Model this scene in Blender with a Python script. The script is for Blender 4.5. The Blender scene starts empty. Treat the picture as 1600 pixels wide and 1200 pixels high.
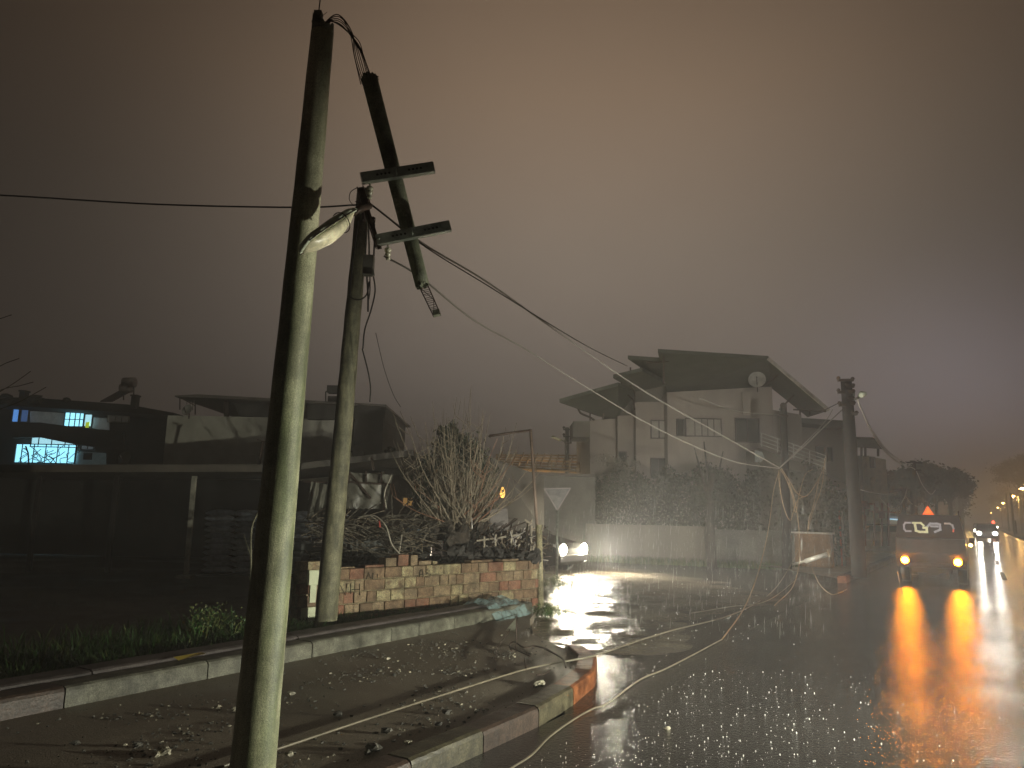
import bpy, math, random
from mathutils import Vector, Matrix
random.seed(7)
sc = bpy.context.scene
# ------------------------------------------------------------------ camera
FPX = 1150.0; PITCH = math.radians(9.9); ROLL = math.radians(1.1); CAMH = 1.65
fw = Vector((0, math.cos(PITCH), math.sin(PITCH)))
u0 = Vector((0, -math.sin(PITCH), math.cos(PITCH)))
CR = Vector((1, 0, 0))*math.cos(ROLL) + u0*math.sin(ROLL)
CU = -Vector((1, 0, 0))*math.sin(ROLL) + u0*math.cos(ROLL)
cam = bpy.data.cameras.new("camera"); camo = bpy.data.objects.new("camera", cam)
sc.collection.objects.link(camo); sc.camera = camo
cam.sensor_width = 36; cam.lens = 36*FPX/1600; cam.clip_end = 3000; cam.clip_start = .05
M = Matrix((CR, CU, -fw)).transposed().to_4x4(); M.translation = (0, 0, CAMH); camo.matrix_world = M
sc.render.resolution_x = 1024; sc.render.resolution_y = 768
# ------------------------------------------------------------------ night sky lit from below by the town
w = bpy.data.worlds.new("World"); sc.world = w; w.use_nodes = True
nt = w.node_tree; nt.nodes.clear(); L = nt.links.new
def N(t, **k):
    n = nt.nodes.new(t)
    for a, b in k.items(): setattr(n, a, b)
    return n
tc = N('ShaderNodeTexCoord')
sep = N('ShaderNodeSeparateXYZ'); L(tc.outputs['Generated'], sep.inputs[0])
r1 = N('ShaderNodeValToRGB'); L(sep.outputs[2], r1.inputs[0])      # by elevation
e = r1.color_ramp.elements
e[0].position = 0.0; e[0].color = (.235, .200, .176, 1)
e[1].position = .75; e[1].color = (.190, .124, .078, 1)
for p_, c_ in ((.15, (.232, .195, .168, 1)), (.34, (.228, .182, .142, 1)), (.52, (.235, .165, .112, 1))):
    q = r1.color_ramp.elements.new(p_); q.color = c_
def lobe(direction, expo):
    v = N('ShaderNodeVectorMath', operation='DOT_PRODUCT'); L(tc.outputs['Generated'], v.inputs[0])
    v.inputs[1].default_value = Vector(direction).normalized()
    m = N('ShaderNodeMath', operation='MAXIMUM'); L(v.outputs['Value'], m.inputs[0]); m.inputs[1].default_value = 0
    p = N('ShaderNodeMath', operation='POWER'); L(m.outputs[0], p.inputs[0]); p.inputs[1].default_value = expo
    return p.outputs[0]
lb = lobe((.10, 1, .40), 9.5)             # glow of the town behind the street
m1 = N('ShaderNodeMath', operation='MULTIPLY_ADD'); L(lb, m1.inputs[0]); m1.inputs[1].default_value = 1.30; m1.inputs[2].default_value = .06
s1 = N('ShaderNodeVectorMath', operation='SCALE'); L(r1.outputs[0], s1.inputs[0]); L(m1.outputs[0], s1.inputs['Scale'])
lb2 = lobe((.61, 1, .09), 85)             # violet glow over the main road
sc2 = N('ShaderNodeVectorMath', operation='SCALE'); sc2.inputs[0].default_value = (.24, .215, .26); L(lb2, sc2.inputs['Scale'])
ad = N('ShaderNodeVectorMath', operation='ADD'); L(s1.outputs[0], ad.inputs[0]); L(sc2.outputs[0], ad.inputs[1])
nz = N('ShaderNodeTexNoise'); nz.inputs['Scale'].default_value = 2.2; nz.inputs['Detail'].default_value = 4
L(tc.outputs['Generated'], nz.inputs['Vector'])
mn = N('ShaderNodeMapRange'); L(nz.outputs[0], mn.inputs[0]); mn.inputs[3].default_value = .86; mn.inputs[4].default_value = 1.14
s3 = N('ShaderNodeVectorMath', operation='SCALE'); L(ad.outputs[0], s3.inputs[0]); L(mn.outputs[0], s3.inputs['Scale'])
bg = N('ShaderNodeBackground'); L(s3.outputs[0], bg.inputs[0]); bg.inputs[1].default_value = 1.0
ow = N('ShaderNodeOutputWorld'); L(bg.outputs[0], ow.inputs[0])
sc.view_settings.view_transform = 'Standard'; sc.view_settings.look = 'None'
sc.cycles.volume_bounces = 2; sc.view_settings.exposure = 0; sc.view_settings.gamma = 1
# ------------------------------------------------------------------ helpers
COL = sc.collection
def ray(px, py): return fw + CR*((px-800)/FPX) + CU*((600-py)/FPX)
CP = Vector((0, 0, CAMH))
def P(px, py, Y): d = ray(px, py); return CP + d*(Y/d.y)
def G(px, py, z=0.0): d = ray(px, py); return CP + d*((z-CAMH)/d.z)
def T(px, py, base):                       # the point straight above base that shows at height py
    lo, hi = -1.0, 40.0
    for _ in range(50):
        m = (lo+hi)/2; v = Vector((base[0], base[1], m))-CP
        y = 600-FPX*v.dot(CU)/v.dot(fw)
        if y > py: lo = m
        else: hi = m
    return Vector((base[0], base[1], lo))
RD = Vector((.5322, .8466, 0)); RN = Vector((.8466, -.5322, 0))
def ST(s, t, z=0.0): v = RD*s + RN*t; v.z = z; return v

def beam(name, loc, target, power, angle, blend, color, radius=.06, parent=None):
    l = bpy.data.lights.new(name, 'SPOT'); l.energy = power; l.spot_size = math.radians(angle); l.spot_blend = blend
    l.color = color; l.shadow_soft_size = radius
    o = bpy.data.objects.new(name, l); COL.objects.link(o)
    d = Vector(target)-Vector(loc); o.rotation_euler = d.to_track_quat('-Z', 'Y').to_euler(); o.location = loc
    return o
def point(name, loc, power, color, radius=.05):
    l = bpy.data.lights.new(name, 'POINT'); l.energy = power; l.color = color; l.shadow_soft_size = radius
    o = bpy.data.objects.new(name, l); COL.objects.link(o); o.location = loc; return o
# headlights of the vehicle standing to the right of the photographer
GREEN = (1.0, .98, .80)
beam('headlight_beam', (5.4, 3.7, .80), (-1.9, 11.8, .45), 4300, 60, 1.0, GREEN)
beam('headlight_beam', (5.2, 4.5, .78), (-1.45, 4.9, 1.15), 2400, 56, 1.0, GREEN)
beam('headlight_beam', (6.6, 1.5, .85), (2.6, 24, 2.6), 7800, 54, 1.0, (1, .95, .86))

# ------------------------------------------------------------------ materials
MATS = {}
def mat(name, col, rough=.7, metal=0.0, var=.25, scale=4.0, bump=.0, bscale=40.0, col2=None, emit=None, estr=0.0, alpha=1.0,
        spec=.5, streak=False, rvar=0.0, coat=0.0, trans=0.0, bdist=.01):
    if name in MATS: return MATS[name]
    m = bpy.data.materials.new(name); m.use_nodes = True; t = m.node_tree; b = t.nodes['Principled BSDF']; l = t.links.new
    co = t.nodes.new('ShaderNodeTexCoord'); mp = t.nodes.new('ShaderNodeMapping'); l(co.outputs['Object'], mp.inputs[0])
    if streak: mp.inputs['Scale'].default_value = (1, 1, .12)
    n = t.nodes.new('ShaderNodeTexNoise'); n.inputs['Scale'].default_value = scale; n.inputs['Detail'].default_value = 7
    n.inputs['Roughness'].default_value = .65
    l(mp.outputs[0], n.inputs['Vector'])
    rp = t.nodes.new('ShaderNodeValToRGB'); l(n.outputs[0], rp.inputs[0])
    c = Vector(col[:3]); c2 = Vector(col2[:3]) if col2 else c*(1+var)
    a = rp.color_ramp.elements
    a[0].position = .36; a[0].color = (*(c*(1-var) if not col2 else c), 1); a[1].position = .64; a[1].color = (*c2, 1)
    if bump and not metal and bscale >= 40:
        fg = t.nodes.new('ShaderNodeTexNoise'); fg.inputs['Scale'].default_value = bscale*1.7; fg.inputs['Detail'].default_value = 3; l(co.outputs['Object'], fg.inputs['Vector'])
        fr_ = t.nodes.new('ShaderNodeMapRange'); l(fg.outputs[0], fr_.inputs[0]); fr_.inputs[1].default_value = .34; fr_.inputs[2].default_value = .66; fr_.inputs[3].default_value = .55; fr_.inputs[4].default_value = 1.35
        st_ = t.nodes.new('ShaderNodeTexNoise'); st_.inputs['Scale'].default_value = scale*.35; st_.inputs['Detail'].default_value = 6; st_.inputs['Roughness'].default_value = .7; l(co.outputs['Object'], st_.inputs['Vector'])
        sr_ = t.nodes.new('ShaderNodeMapRange'); l(st_.outputs[0], sr_.inputs[0]); sr_.inputs[1].default_value = .38; sr_.inputs[2].default_value = .58; sr_.inputs[3].default_value = .55; sr_.inputs[4].default_value = 1.1
        mu_ = t.nodes.new('ShaderNodeMath'); mu_.operation = 'MULTIPLY'; l(fr_.outputs[0], mu_.inputs[0]); l(sr_.outputs[0], mu_.inputs[1])
        sv_ = t.nodes.new('ShaderNodeVectorMath'); sv_.operation = 'SCALE'; l(rp.outputs[0], sv_.inputs[0]); l(mu_.outputs[0], sv_.inputs['Scale']); l(sv_.outputs[0], b.inputs['Base Color'])
    else: l(rp.outputs[0], b.inputs['Base Color'])
    b.inputs['Roughness'].default_value = rough; b.inputs['Metallic'].default_value = metal
    b.inputs['Specular IOR Level'].default_value = spec; b.inputs['Coat Weight'].default_value = coat
    b.inputs['Alpha'].default_value = alpha; b.inputs['Transmission Weight'].default_value = trans
    if rvar:
        mr = t.nodes.new('ShaderNodeMapRange'); n3 = t.nodes.new('ShaderNodeTexNoise'); n3.inputs['Scale'].default_value = scale*.6
        l(mp.outputs[0], n3.inputs['Vector']); l(n3.outputs[0], mr.inputs[0]); mr.inputs[1].default_value = .35; mr.inputs[2].default_value = .65
        mr.inputs[3].default_value = max(.03, rough-rvar); mr.inputs[4].default_value = rough+rvar; l(mr.outputs[0], b.inputs['Roughness'])
    if bump:
        n2 = t.nodes.new('ShaderNodeTexNoise'); n2.inputs['Scale'].default_value = bscale; n2.inputs['Detail'].default_value = 4
        l(co.outputs['Object'], n2.inputs['Vector'])
        bp = t.nodes.new('ShaderNodeBump'); bp.inputs['Strength'].default_value = bump; bp.inputs['Distance'].default_value = bdist
        l(n2.outputs[0], bp.inputs['Height']); l(bp.outputs[0], b.inputs['Normal'])
    if emit:
        b.inputs['Emission Color'].default_value = (*emit, 1); b.inputs['Emission Strength'].default_value = estr
    MATS[name] = m; return m
def wet(name, col, col2, rough_lo, rough_hi, fine, fstr, wave=0, wstr=0, dist=.01, puddle=.55):
    m = bpy.data.materials.new(name); m.use_nodes = True; t = m.node_tree; b = t.nodes['Principled BSDF']; l = t.links.new
    co = t.nodes.new('ShaderNodeTexCoord')
    n = t.nodes.new('ShaderNodeTexNoise'); n.inputs['Scale'].default_value = .7; n.inputs['Detail'].default_value = 8
    l(co.outputs['Object'], n.inputs['Vector'])
    rp = t.nodes.new('ShaderNodeValToRGB'); l(n.outputs[0], rp.inputs[0]); a = rp.color_ramp.elements
    a[0].position = .38; a[0].color = (*col, 1); a[1].position = .62; a[1].color = (*col2, 1)
    g = t.nodes.new('ShaderNodeTexNoise'); g.inputs['Scale'].default_value = 130; g.inputs['Detail'].default_value = 2
    l(co.outputs['Object'], g.inputs['Vector'])
    gm = t.nodes.new('ShaderNodeMapRange'); l(g.outputs[0], gm.inputs[0]); gm.inputs[1].default_value = .35; gm.inputs[2].default_value = .7
    gm.inputs[3].default_value = .6; gm.inputs[4].default_value = 1.5
    vm = t.nodes.new('ShaderNodeVectorMath'); vm.operation = 'SCALE'; l(rp.outputs[0], vm.inputs[0]); l(gm.outputs[0], vm.inputs['Scale'])
    l(vm.outputs[0], b.inputs['Base Color'])
    mr = t.nodes.new('ShaderNodeMapRange'); l(n.outputs[0], mr.inputs[0]); mr.inputs[1].default_value = .32; mr.inputs[2].default_value = puddle
    mr.inputs[3].default_value = rough_lo; mr.inputs[4].default_value = rough_hi; l(mr.outputs[0], b.inputs['Roughness'])
    v = t.nodes.new('ShaderNodeTexNoise'); v.inputs['Scale'].default_value = fine; v.inputs['Detail'].default_value = 3
    v.inputs['Roughness'].default_value = .7
    l(co.outputs['Object'], v.inputs['Vector'])
    bp = t.nodes.new('ShaderNodeBump'); bp.inputs['Strength'].default_value = fstr; bp.inputs['Distance'].default_value = dist
    vo = t.nodes.new('ShaderNodeTexVoronoi'); vo.inputs['Scale'].default_value = fine*1.6; l(co.outputs['Object'], vo.inputs['Vector'])
    mx = t.nodes.new('ShaderNodeMath'); mx.operation = 'MULTIPLY_ADD'; l(vo.outputs['Distance'], mx.inputs[0]); mx.inputs[1].default_value = -.55; l(v.outputs[0], mx.inputs[2])
    l(mx.outputs[0], bp.inputs['Height'])
    if wave:
        mp = t.nodes.new('ShaderNodeMapping'); l(co.outputs['Object'], mp.inputs[0]); mp.inputs['Rotation'].default_value = (0, 0, .25)
        mp.inputs['Scale'].default_value = (.30, 1, 1)
        n2 = t.nodes.new('ShaderNodeTexNoise'); n2.inputs['Scale'].default_value = wave; n2.inputs['Detail'].default_value = 5
        n2.inputs['Distortion'].default_value = .8
        l(mp.outputs[0], n2.inputs['Vector'])
        b2 = t.nodes.new('ShaderNodeBump'); b2.inputs['Strength'].default_value = wstr; b2.inputs['Distance'].default_value = .05
        l(n2.outputs[0], b2.inputs['Height']); l(b2.outputs[0], bp.inputs['Normal'])
    l(bp.outputs[0], b.inputs['Normal']); MATS[name] = m; return m
asphalt = wet('wet_asphalt', (.020, .019, .018), (.042, .039, .036), .07, .14, 30, .58, dist=.010, puddle=.72)
street = wet('wet_side_street', (.030, .027, .024), (.055, .049, .042), .10, .24, 26, 1.0, dist=.012, puddle=.7)
walk = wet('wet_pavement', (.12, .10, .072), (.24, .205, .155), .30, .60, 55, .6, dist=.006)
water = wet('flood_water', (.11, .095, .07), (.20, .17, .125), .06, .16, 11, 1.0, wave=4.0, wstr=1.0, dist=.03)
soil = wet('wet_soil', (.018, .016, .012), (.045, .040, .030), .28, .6, 30, .8, dist=.02)
concrete = mat('pole_concrete', (.15, .175, .085), .6, col2=(.52, .50, .35), scale=5, bump=.25, bscale=110, streak=True, rvar=.15)
concrete_dark = mat('weathered_concrete', (.09, .10, .06), .62, col2=(.22, .23, .16), scale=8, bump=.6, bscale=100, rvar=.15)
wood = mat('pole_wood', (.07, .07, .04), .7, col2=(.21, .20, .125), scale=14, bump=.5, bscale=70, streak=True)
darkwood = mat('tarred_wood', (.020, .017, .015), .8, spec=.2, var=.3, scale=10, bump=.5, bscale=50, streak=True)
steel = mat('galvanised_steel', (.26, .28, .24), .42, .6, var=.35, scale=14, bump=.2, bscale=60)
rust = mat('rusty_steel', (.055, .035, .025), .6, .4, var=.4, scale=30, bump=.3)
blackm = mat('black_rubber', (.012, .012, .012), .5, var=.1)
holem = mat('hole_dark', (.006, .006, .006), .9, var=.1)
porcelain = mat('glazed_porcelain', (.42, .40, .30), .22, var=.2, scale=20)
lampshell = mat('lamp_shell', (.58, .63, .50), .5, var=.25, scale=12, rvar=.15)
lampglass = mat('lamp_cover', (.80, .74, .52), .35, var=.35, scale=9, bump=.2, bscale=30)
cablew = mat('pale_cable', (.34, .32, .28), .6, var=.1)
cableb = mat('dark_cable', (.025, .024, .022), .5, var=.1)
cableo = mat('hazard_tinted_cable', (.26, .18, .10), .45, var=.15)  # tan tint stands for the pickup's hazard light on these wires

def tag(o, label=None, cat=None, group=None, kind=None):
    if label: o['label'] = label
    if cat: o['category'] = cat
    if group: o['group'] = group
    if kind: o['kind'] = kind
    return o
def thing(name, label, cat, loc=(0, 0, 0), group=None, rz=0):
    o = bpy.data.objects.new(name, None); COL.objects.link(o); o.location = loc; o.rotation_euler[2] = rz
    o.empty_display_size = .2
    bpy.context.view_layer.update()
    return tag(o, label, cat, group)
def copytree(o, parent=None):
    c = o.copy(); COL.objects.link(c)
    if parent: c.parent = parent; c.matrix_parent_inverse = o.matrix_parent_inverse.copy()
    for ch in list(o.children): copytree(ch, c)
    return c
class MB:
    def __init__(s): s.v = []; s.f = []; s.m = []; s.sm = []
    def add(s, vs, fs, mi=0, sm=False):
        b = len(s.v); s.v += [Vector(x) for x in vs]
        for f in fs: s.f.append([b+i for i in f]); s.m.append(mi); s.sm.append(sm)
        return s
    def box(s, c, size, rz=0, mi=0, mat3=None, bev=0):
        hx, hy, hz = size[0]/2, size[1]/2, size[2]/2
        R = mat3 or Matrix.Rotation(rz, 3, 'Z')
        if bev:
            vs = []; rings = [(-hz, bev), (-hz+bev, 0), (hz-bev, 0), (hz, bev)]
            for z, i in rings:
                x, y = hx-i, hy-i; k = bev*.7
                for a, b_ in ((-x+k, -y), (x-k, -y), (x, -y+k), (x, y-k), (x-k, y), (-x+k, y), (-x, y-k), (-x, -y+k)): vs.append(R@Vector((a, b_, z))+Vector(c))
            fs = [[7, 6, 5, 4, 3, 2, 1, 0], [24+i for i in range(8)]]
            for r in range(3):
                for i in range(8): fs.append([r*8+i, r*8+(i+1) % 8, r*8+8+(i+1) % 8, r*8+8+i])
            return s.add(vs, fs, mi)
        vs = [R@Vector((x, y, z))+Vector(c) for z in (-hz, hz) for x, y in ((-hx, -hy), (hx, -hy), (hx, hy), (-hx, hy))]
        return s.add(vs, [(3, 2, 1, 0), (4, 5, 6, 7), (0, 1, 5, 4), (1, 2, 6, 5), (2, 3, 7, 6), (3, 0, 4, 7)], mi)
    def tube(s, pts, r, seg=6, mi=0, cap=True, sm=True):
        pts = [Vector(p) for p in pts]; n = len(pts); rs = r if isinstance(r, (list, tuple)) else [r]*n
        vs = []; prev = None
        for i, p in enumerate(pts):
            d = (pts[min(i+1, n-1)]-pts[max(i-1, 0)])
            if d.length < 1e-9: d = Vector((0, 0, 1))
            d.normalize()
            if prev is None: a = d.cross(Vector((0, 0, 1)) if abs(d.z) < .9 else Vector((1, 0, 0))).normalized()
            else:
                a = prev-d*prev.dot(d); a = a.normalized() if a.length > 1e-6 else d.orthogonal().normalized()
            prev = a; b = d.cross(a)
            for k in range(seg):
                t = 2*math.pi*k/seg; vs.append(p+(a*math.cos(t)+b*math.sin(t))*rs[i])
        fs = []
        for i in range(n-1):
            for k in range(seg): fs.append((i*seg+k, i*seg+(k+1) % seg, (i+1)*seg+(k+1) % seg, (i+1)*seg+k))
        s.add(vs, fs, mi, sm)
        if cap: b0 = len(s.v)-n*seg; s.f += [[b0+k for k in range(seg)][::-1], [b0+(n-1)*seg+k for k in range(seg)]]; s.m += [mi, mi]; s.sm += [False, False]
        return s
    def bar(s, a, b, wd, th, mi=0):
        a = Vector(a); b = Vector(b); d = (b-a); ln = d.length; d.normalize()
        x = d.cross(Vector((0, 0, 1))); x = x.normalized() if x.length > 1e-4 else Vector((1, 0, 0)); y = d.cross(x)
        R = Matrix((x, y, d)).transposed()
        return s.box((a+b)/2, (wd, th, ln), mat3=R, mi=mi)
    def prism(s, pts, off, mi=0):                 # polygon swept along off
        n = len(pts); off = Vector(off); vs = [Vector(p) for p in pts]+[Vector(p)+off for p in pts]
        nrm = Vector((0, 0, 0))
        for i in range(n): nrm += Vector(pts[i]).cross(Vector(pts[(i+1) % n]))
        fl = nrm.dot(off) > 0
        a = list(range(n)); b = [n+i for i in range(n)]
        if fl: a = a[::-1]
        else: b = b[::-1]
        fs = [a, b]
        for i in range(n):
            q = (i, (i+1) % n, n+(i+1) % n, n+i); fs.append(q if fl else q[::-1])
        return s.add(vs, fs, mi)
    def lathe(s, c, prof, axis=(0, 0, 1), seg=14, mi=0):
        ax = Vector(axis).normalized(); return s.tube([Vector(c)+ax*h for r, h in prof], [max(r, .0005) for r, h in prof], seg, mi)
    def blob(s, c, r, mi=0, jit=.3, seg=6):
        vs = []; fs = []; c = Vector(c); rx, ry, rz_ = r if isinstance(r, (tuple, list)) else (r, r, r)
        rings = 3
        vs.append(c+Vector((0, 0, -rz_)))
        for i in range(1, rings+1):
            ph = math.pi*i/(rings+1)
            for k in range(seg):
                th = 2*math.pi*k/seg+i*.5; j = 1+random.uniform(-jit, jit)
                vs.append(c+Vector((rx*math.sin(ph)*math.cos(th)*j, ry*math.sin(ph)*math.sin(th)*j, -rz_*math.cos(ph)*j)))
        vs.append(c+Vector((0, 0, rz_))); top = len(vs)-1
        for k in range(seg): fs.append((0, 1+(k+1) % seg, 1+k)); fs.append((top, 1+(rings-1)*seg+k, 1+(rings-1)*seg+(k+1) % seg))
        for i in range(rings-1):
            for k in range(seg): fs.append((1+i*seg+k, 1+i*seg+(k+1) % seg, 1+(i+1)*seg+(k+1) % seg, 1+(i+1)*seg+k))
        return s.add(vs, fs, mi)
    def leaf(s, c, sz, mi=0, up=0.0, asp=.5):
        d = Vector((random.gauss(0, 1), random.gauss(0, 1), random.gauss(0, 1)+up)); d.normalize()
        a = d.orthogonal().normalized(); a.rotate(Matrix.Rotation(random.uniform(0, 6.28), 3, d))
        c = Vector(c); s.add([c-d*sz, c+a*sz*asp, c+d*sz, c-a*sz*asp], [(0, 1, 2, 3)], mi)
    def build(s, name, mats, parent=None, local=False):
        me = bpy.data.meshes.new(name); me.from_pydata([tuple(v) for v in s.v], [], s.f)
        for m in (mats if isinstance(mats, (list, tuple)) else [mats]): me.materials.append(m)
        me.polygons.foreach_set('material_index', s.m); me.polygons.foreach_set('use_smooth', s.sm); me.update()
        o = bpy.data.objects.new(name, me); COL.objects.link(o)
        if parent:
            o.parent = parent
            if not local: o.matrix_parent_inverse = parent.matrix_world.inverted()
        return o
def smooth(pts, n=8):                             # Catmull-Rom through the given points
    pts = [Vector(p) for p in pts]; q = [pts[0]*2-pts[1]]+pts+[pts[-1]*2-pts[-2]]; out = []
    for i in range(1, len(q)-2):
        a, b, c, d = q[i-1:i+3]
        for k in range(n):
            t = k/n; out.append(.5*((2*b)+(c-a)*t+(2*a-5*b+4*c-d)*t*t+(3*b-a-3*c+d)*t**3))
    out.append(pts[-1]); return out
def struct(name, mb, m): return tag(mb.build(name, m), kind='structure')
def sheet(pts, z): return MB().add([Vector((p[0], p[1], z)) for p in pts], [list(range(len(pts)))])
def one(name, mb, m, label, cat, group=None, kind=None): return tag(mb.build(name, m), label, cat, group, kind)

# ------------------------------------------------------------------ ground, roads, pavements
struct('ground', sheet([(-300, -30), (480, -30), (480, 560), (-300, 560)], -.06), soil)
struct('main_road', sheet([ST(-14, -3.05), ST(-14, 3.3), ST(560, 3.3), ST(560, -3.05)], 0), asphalt)
struct('opposite_carriageway', sheet([ST(-14, 4.9), ST(-14, 11.5), ST(560, 11.5), ST(560, 4.9)], 0), asphalt)
ss = [ST(8.6, -3.05), (8.95, 19.4), (9.3, 22.0), (9.2, 25.6), (7.0, 26.6), (3.2, 30.0), (-6, 42), (-14, 42), (-3, 28), (.6, 14.2), (.3, 9.6), (.5, 6.5)]
struct('side_street', sheet(ss, -.004), street)
# flood water running out of the side street, a real rippled surface
mb = MB(); nx, ny = 70, 90; vs = []; fs = []
def wedge(v): return max(0, min(1, v))
for j in range(ny+1):
    y = 8.6+(33-8.6)*j/ny
    xl = .78 if y < 9.0 else (.35 if y < 14 else .35-(y-14)*.27)
    xl = .85-.5*wedge((y-8.6)/1.2)+.15*wedge((y-11)/3)-(max(0, y-14))*.27
    xr = 1.2+5.2*wedge((y-8.6)/8.5)**.8 + .6*math.sin(y*.9) if y < 19 else 6.4-(y-19)*.33
    for i in range(nx+1):
        u = i/nx; x = xl+(xr-xl)*u
        z = .022+.012*math.sin(y*5.2+x*1.6+1.2*math.sin(x*2.1))+.009*math.sin(y*9.1-x*2.7+math.sin(y*1.7)*1.5)+.006*math.sin(x*7+y*3)
        edge = min(1, (1-u)*3.5); z = z*edge-.02*(1-edge)
        tp_ = wedge((y-8.6)/1.3); z = z*tp_-.03*(1-tp_)
        vs.append((x, y, z))
for j in range(ny):
    for i in range(nx): a = j*(nx+1)+i; fs.append((a, a+1, a+nx+2, a+nx+1))
mb.add(vs, fs, 0, True); struct('water', mb, water)
KZ = .13
sw = [ST(-6, -3.2), ST(3.5, -3.2), ST(5.9, -3.2), (.62, 7.3), (.78, 7.9), (.80, 8.5), (.55, 9.2), (.30, 9.9), (.33, 11.2), (.50, 12.4), (.45, 12.9), ST(10.3, -6.02), ST(-6, -6.02)]
mbw = MB(); n = len(sw); mbw.add([Vector((p[0], p[1], KZ-.012)) for p in sw]+[Vector((p[0], p[1], -.05)) for p in sw], [list(range(n))]+[(i, n+i, n+(i+1) % n, (i+1) % n) for i in range(n)])
struct('pavement', mbw, walk)
struct('yard', sheet([ST(-8, -6.62), ST(9.6, -6.62), (.48, 13.0), (-2.6, 27.5), (-13, 42), (-70, 60), (-70, -10)], .06), soil)
fw2 = [ST(21.4, -3.25), ST(200, -3.25), ST(200, -9.5), (13.2, 32.5), (9.2, 25.6), (8.2, 24.6)]
struct('far_pavement', sheet(fw2, .11), walk)
struct('median', MB().prism([ST(-14, 3.3), ST(560, 3.3), ST(560, 4.9), ST(-14, 4.9)], (0, 0, .14)), mat('median_grass', (.02, .03, .012), .8, var=.4, scale=8, bump=.8))
mb = MB(); mb.prism([ST(-14, 3.0), ST(560, 3.0), ST(560, 3.12), ST(-14, 3.12)], (0, 0, .004)); struct('road_marking', mb, mat('road_paint', (.50, .38, .14), .4, var=.2))
mb = MB()
for i in range(30):
    s = 26+i*9; mb.prism([ST(s, .45), ST(s+4, .45), ST(s+4, .57), ST(s, .57)], (0, 0, .004))
struct('lane_marking', mb, mat('white_paint', (.5, .5, .48), .35, var=.3, scale=20))

# ------------------------------------------------------------------ kerbs
kyel = mat('kerb_yellow', (.035, .030, .016), .5, col2=(.10, .090, .052), scale=9, bump=.3, bscale=45, streak=False)
kred = mat('kerb_red', (.035, .022, .016), .5, col2=(.085, .055, .040), scale=9, bump=.3, bscale=45)
kor = mat('kerb_orange', (.12, .038, .013), .45, col2=(.22, .08, .03), scale=9, bump=.3, bscale=45)
kgrey = mat('kerb_grey', (.07, .068, .05), .62, col2=(.17, .17, .13), scale=7, bump=.2, bscale=60, rvar=.08)
kpurp = mat('kerb_dark_band', (.055, .045, .043), .6, col2=(.10, .085, .08), scale=6, bump=.2, bscale=50, rvar=.1)
def kerb_run(parent, path, width, zb, zt, ln, mats, bev=.018, gap=.012, order=None):
    # path: fine polyline (outer top edge); stones laid along it
    pts = [Vector(p) for p in path]; cum = [0]
    for i in range(1, len(pts)): cum.append(cum[-1]+(pts[i]-pts[i-1]).length)
    def at(d):
        for i in range(1, len(pts)):
            if d <= cum[i] or i == len(pts)-1:
                return pts[i-1].lerp(pts[i], (d-cum[i-1])/max(1e-6, cum[i]-cum[i-1]))
    d = 0; k = 0
    while d < cum[-1]-.1:
        e_ = min(d+ln, cum[-1]); a, b = at(d+gap/2), at(e_-gap/2); mid = (a+b)/2; dr = (b-a); L_ = dr.length; rz = math.atan2(dr.y, dr.x)
        nrm = Vector((-math.sin(rz), math.cos(rz), 0))
        m = MB(); c = mid+nrm*width/2; jz = random.uniform(-.005, .005)
        prof = [(0, zb), (0, zt-bev*2), (bev*.6, zt-bev*.7), (bev*2, zt), (width-.008, zt), (width, zt-.008), (width, zb)]
        nseg = 12; rows = []
        for q in range(nseg+1):
            o = a.lerp(b, q/nseg)
            for (w_, z_) in prof:
                jj = 0 if z_ == zb else random.uniform(-.0016, .0016); rows.append(Vector((o.x, o.y, 0))+nrm*(w_+jj)+Vector((0, 0, z_+jz+jj)))
        npf = len(prof); fs = []
        for q in range(nseg):
            for r in range(npf-1): fs.append((q*npf+r, q*npf+r+1, (q+1)*npf+r+1, (q+1)*npf+r))
        fs.append(list(range(npf))[::-1]); fs.append([nseg*npf+r for r in range(npf)])
        fs = [f[::-1] for f in fs]
        m.add(rows, fs, 0)
        mi = order[k % len(order)] if order else k % len(mats)
        m.build('kerb_stone', mats[mi], parent); d = e_; k += 1
kt = thing('painted_kerb', 'red, yellow and orange painted kerb curving round the corner of the pavement', 'kerb', ST(4, -3.08))
kpath = [ST(-4.0, -3.05), ST(3.0, -3.05), ST(5.4, -3.05)]+[(.47, 6.6, 0), (.69, 7.05, 0), (.86, 7.55, 0), (.96, 8.05, 0), (.97, 8.55, 0), (.90, 8.95, 0)]
kp = smooth(kpath[1:], 6)
kerb_run(kt, kp, .20, -.05, .15, .78, [kyel, kred, kor], order=[1, 0, 1, 0, 2, 2, 2])
kt0 = thing('kerb_approach', 'worn kerb stones along the main road below the painted corner', 'kerb', ST(0, -3.08))
kerb_run(kt0, [ST(-4, -3.05), ST(3.0, -3.05)], .20, -.05, .15, .9, [kred, kyel])
rk = thing('raised_kerb', 'pale grey raised kerb with one dark red stone running behind the pavement', 'kerb', ST(5, -6.1))
kerb_run(rk, [ST(-3, -6.02), ST(10.3, -6.02)], .25, .0, .275, 1.25, [kgrey, kred, kyel], order=[0, 0, 0, 0, 1, 0, 0, 0, 0, 0, 0])
rb = thing('dark_kerb_band', 'dark purple brown band of long kerb blocks behind the pale raised kerb', 'kerb', ST(5, -6.5))
kerb_run(rb, [ST(-3, -6.29), ST(10.1, -6.29)], .27, .0, .30, 2.2, [kpurp])
fk = thing('far_kerb', 'worn kerb beside the pickup, end stone coloured orange for hazard light', 'kerb', ST(21.4, -3.05))
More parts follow.
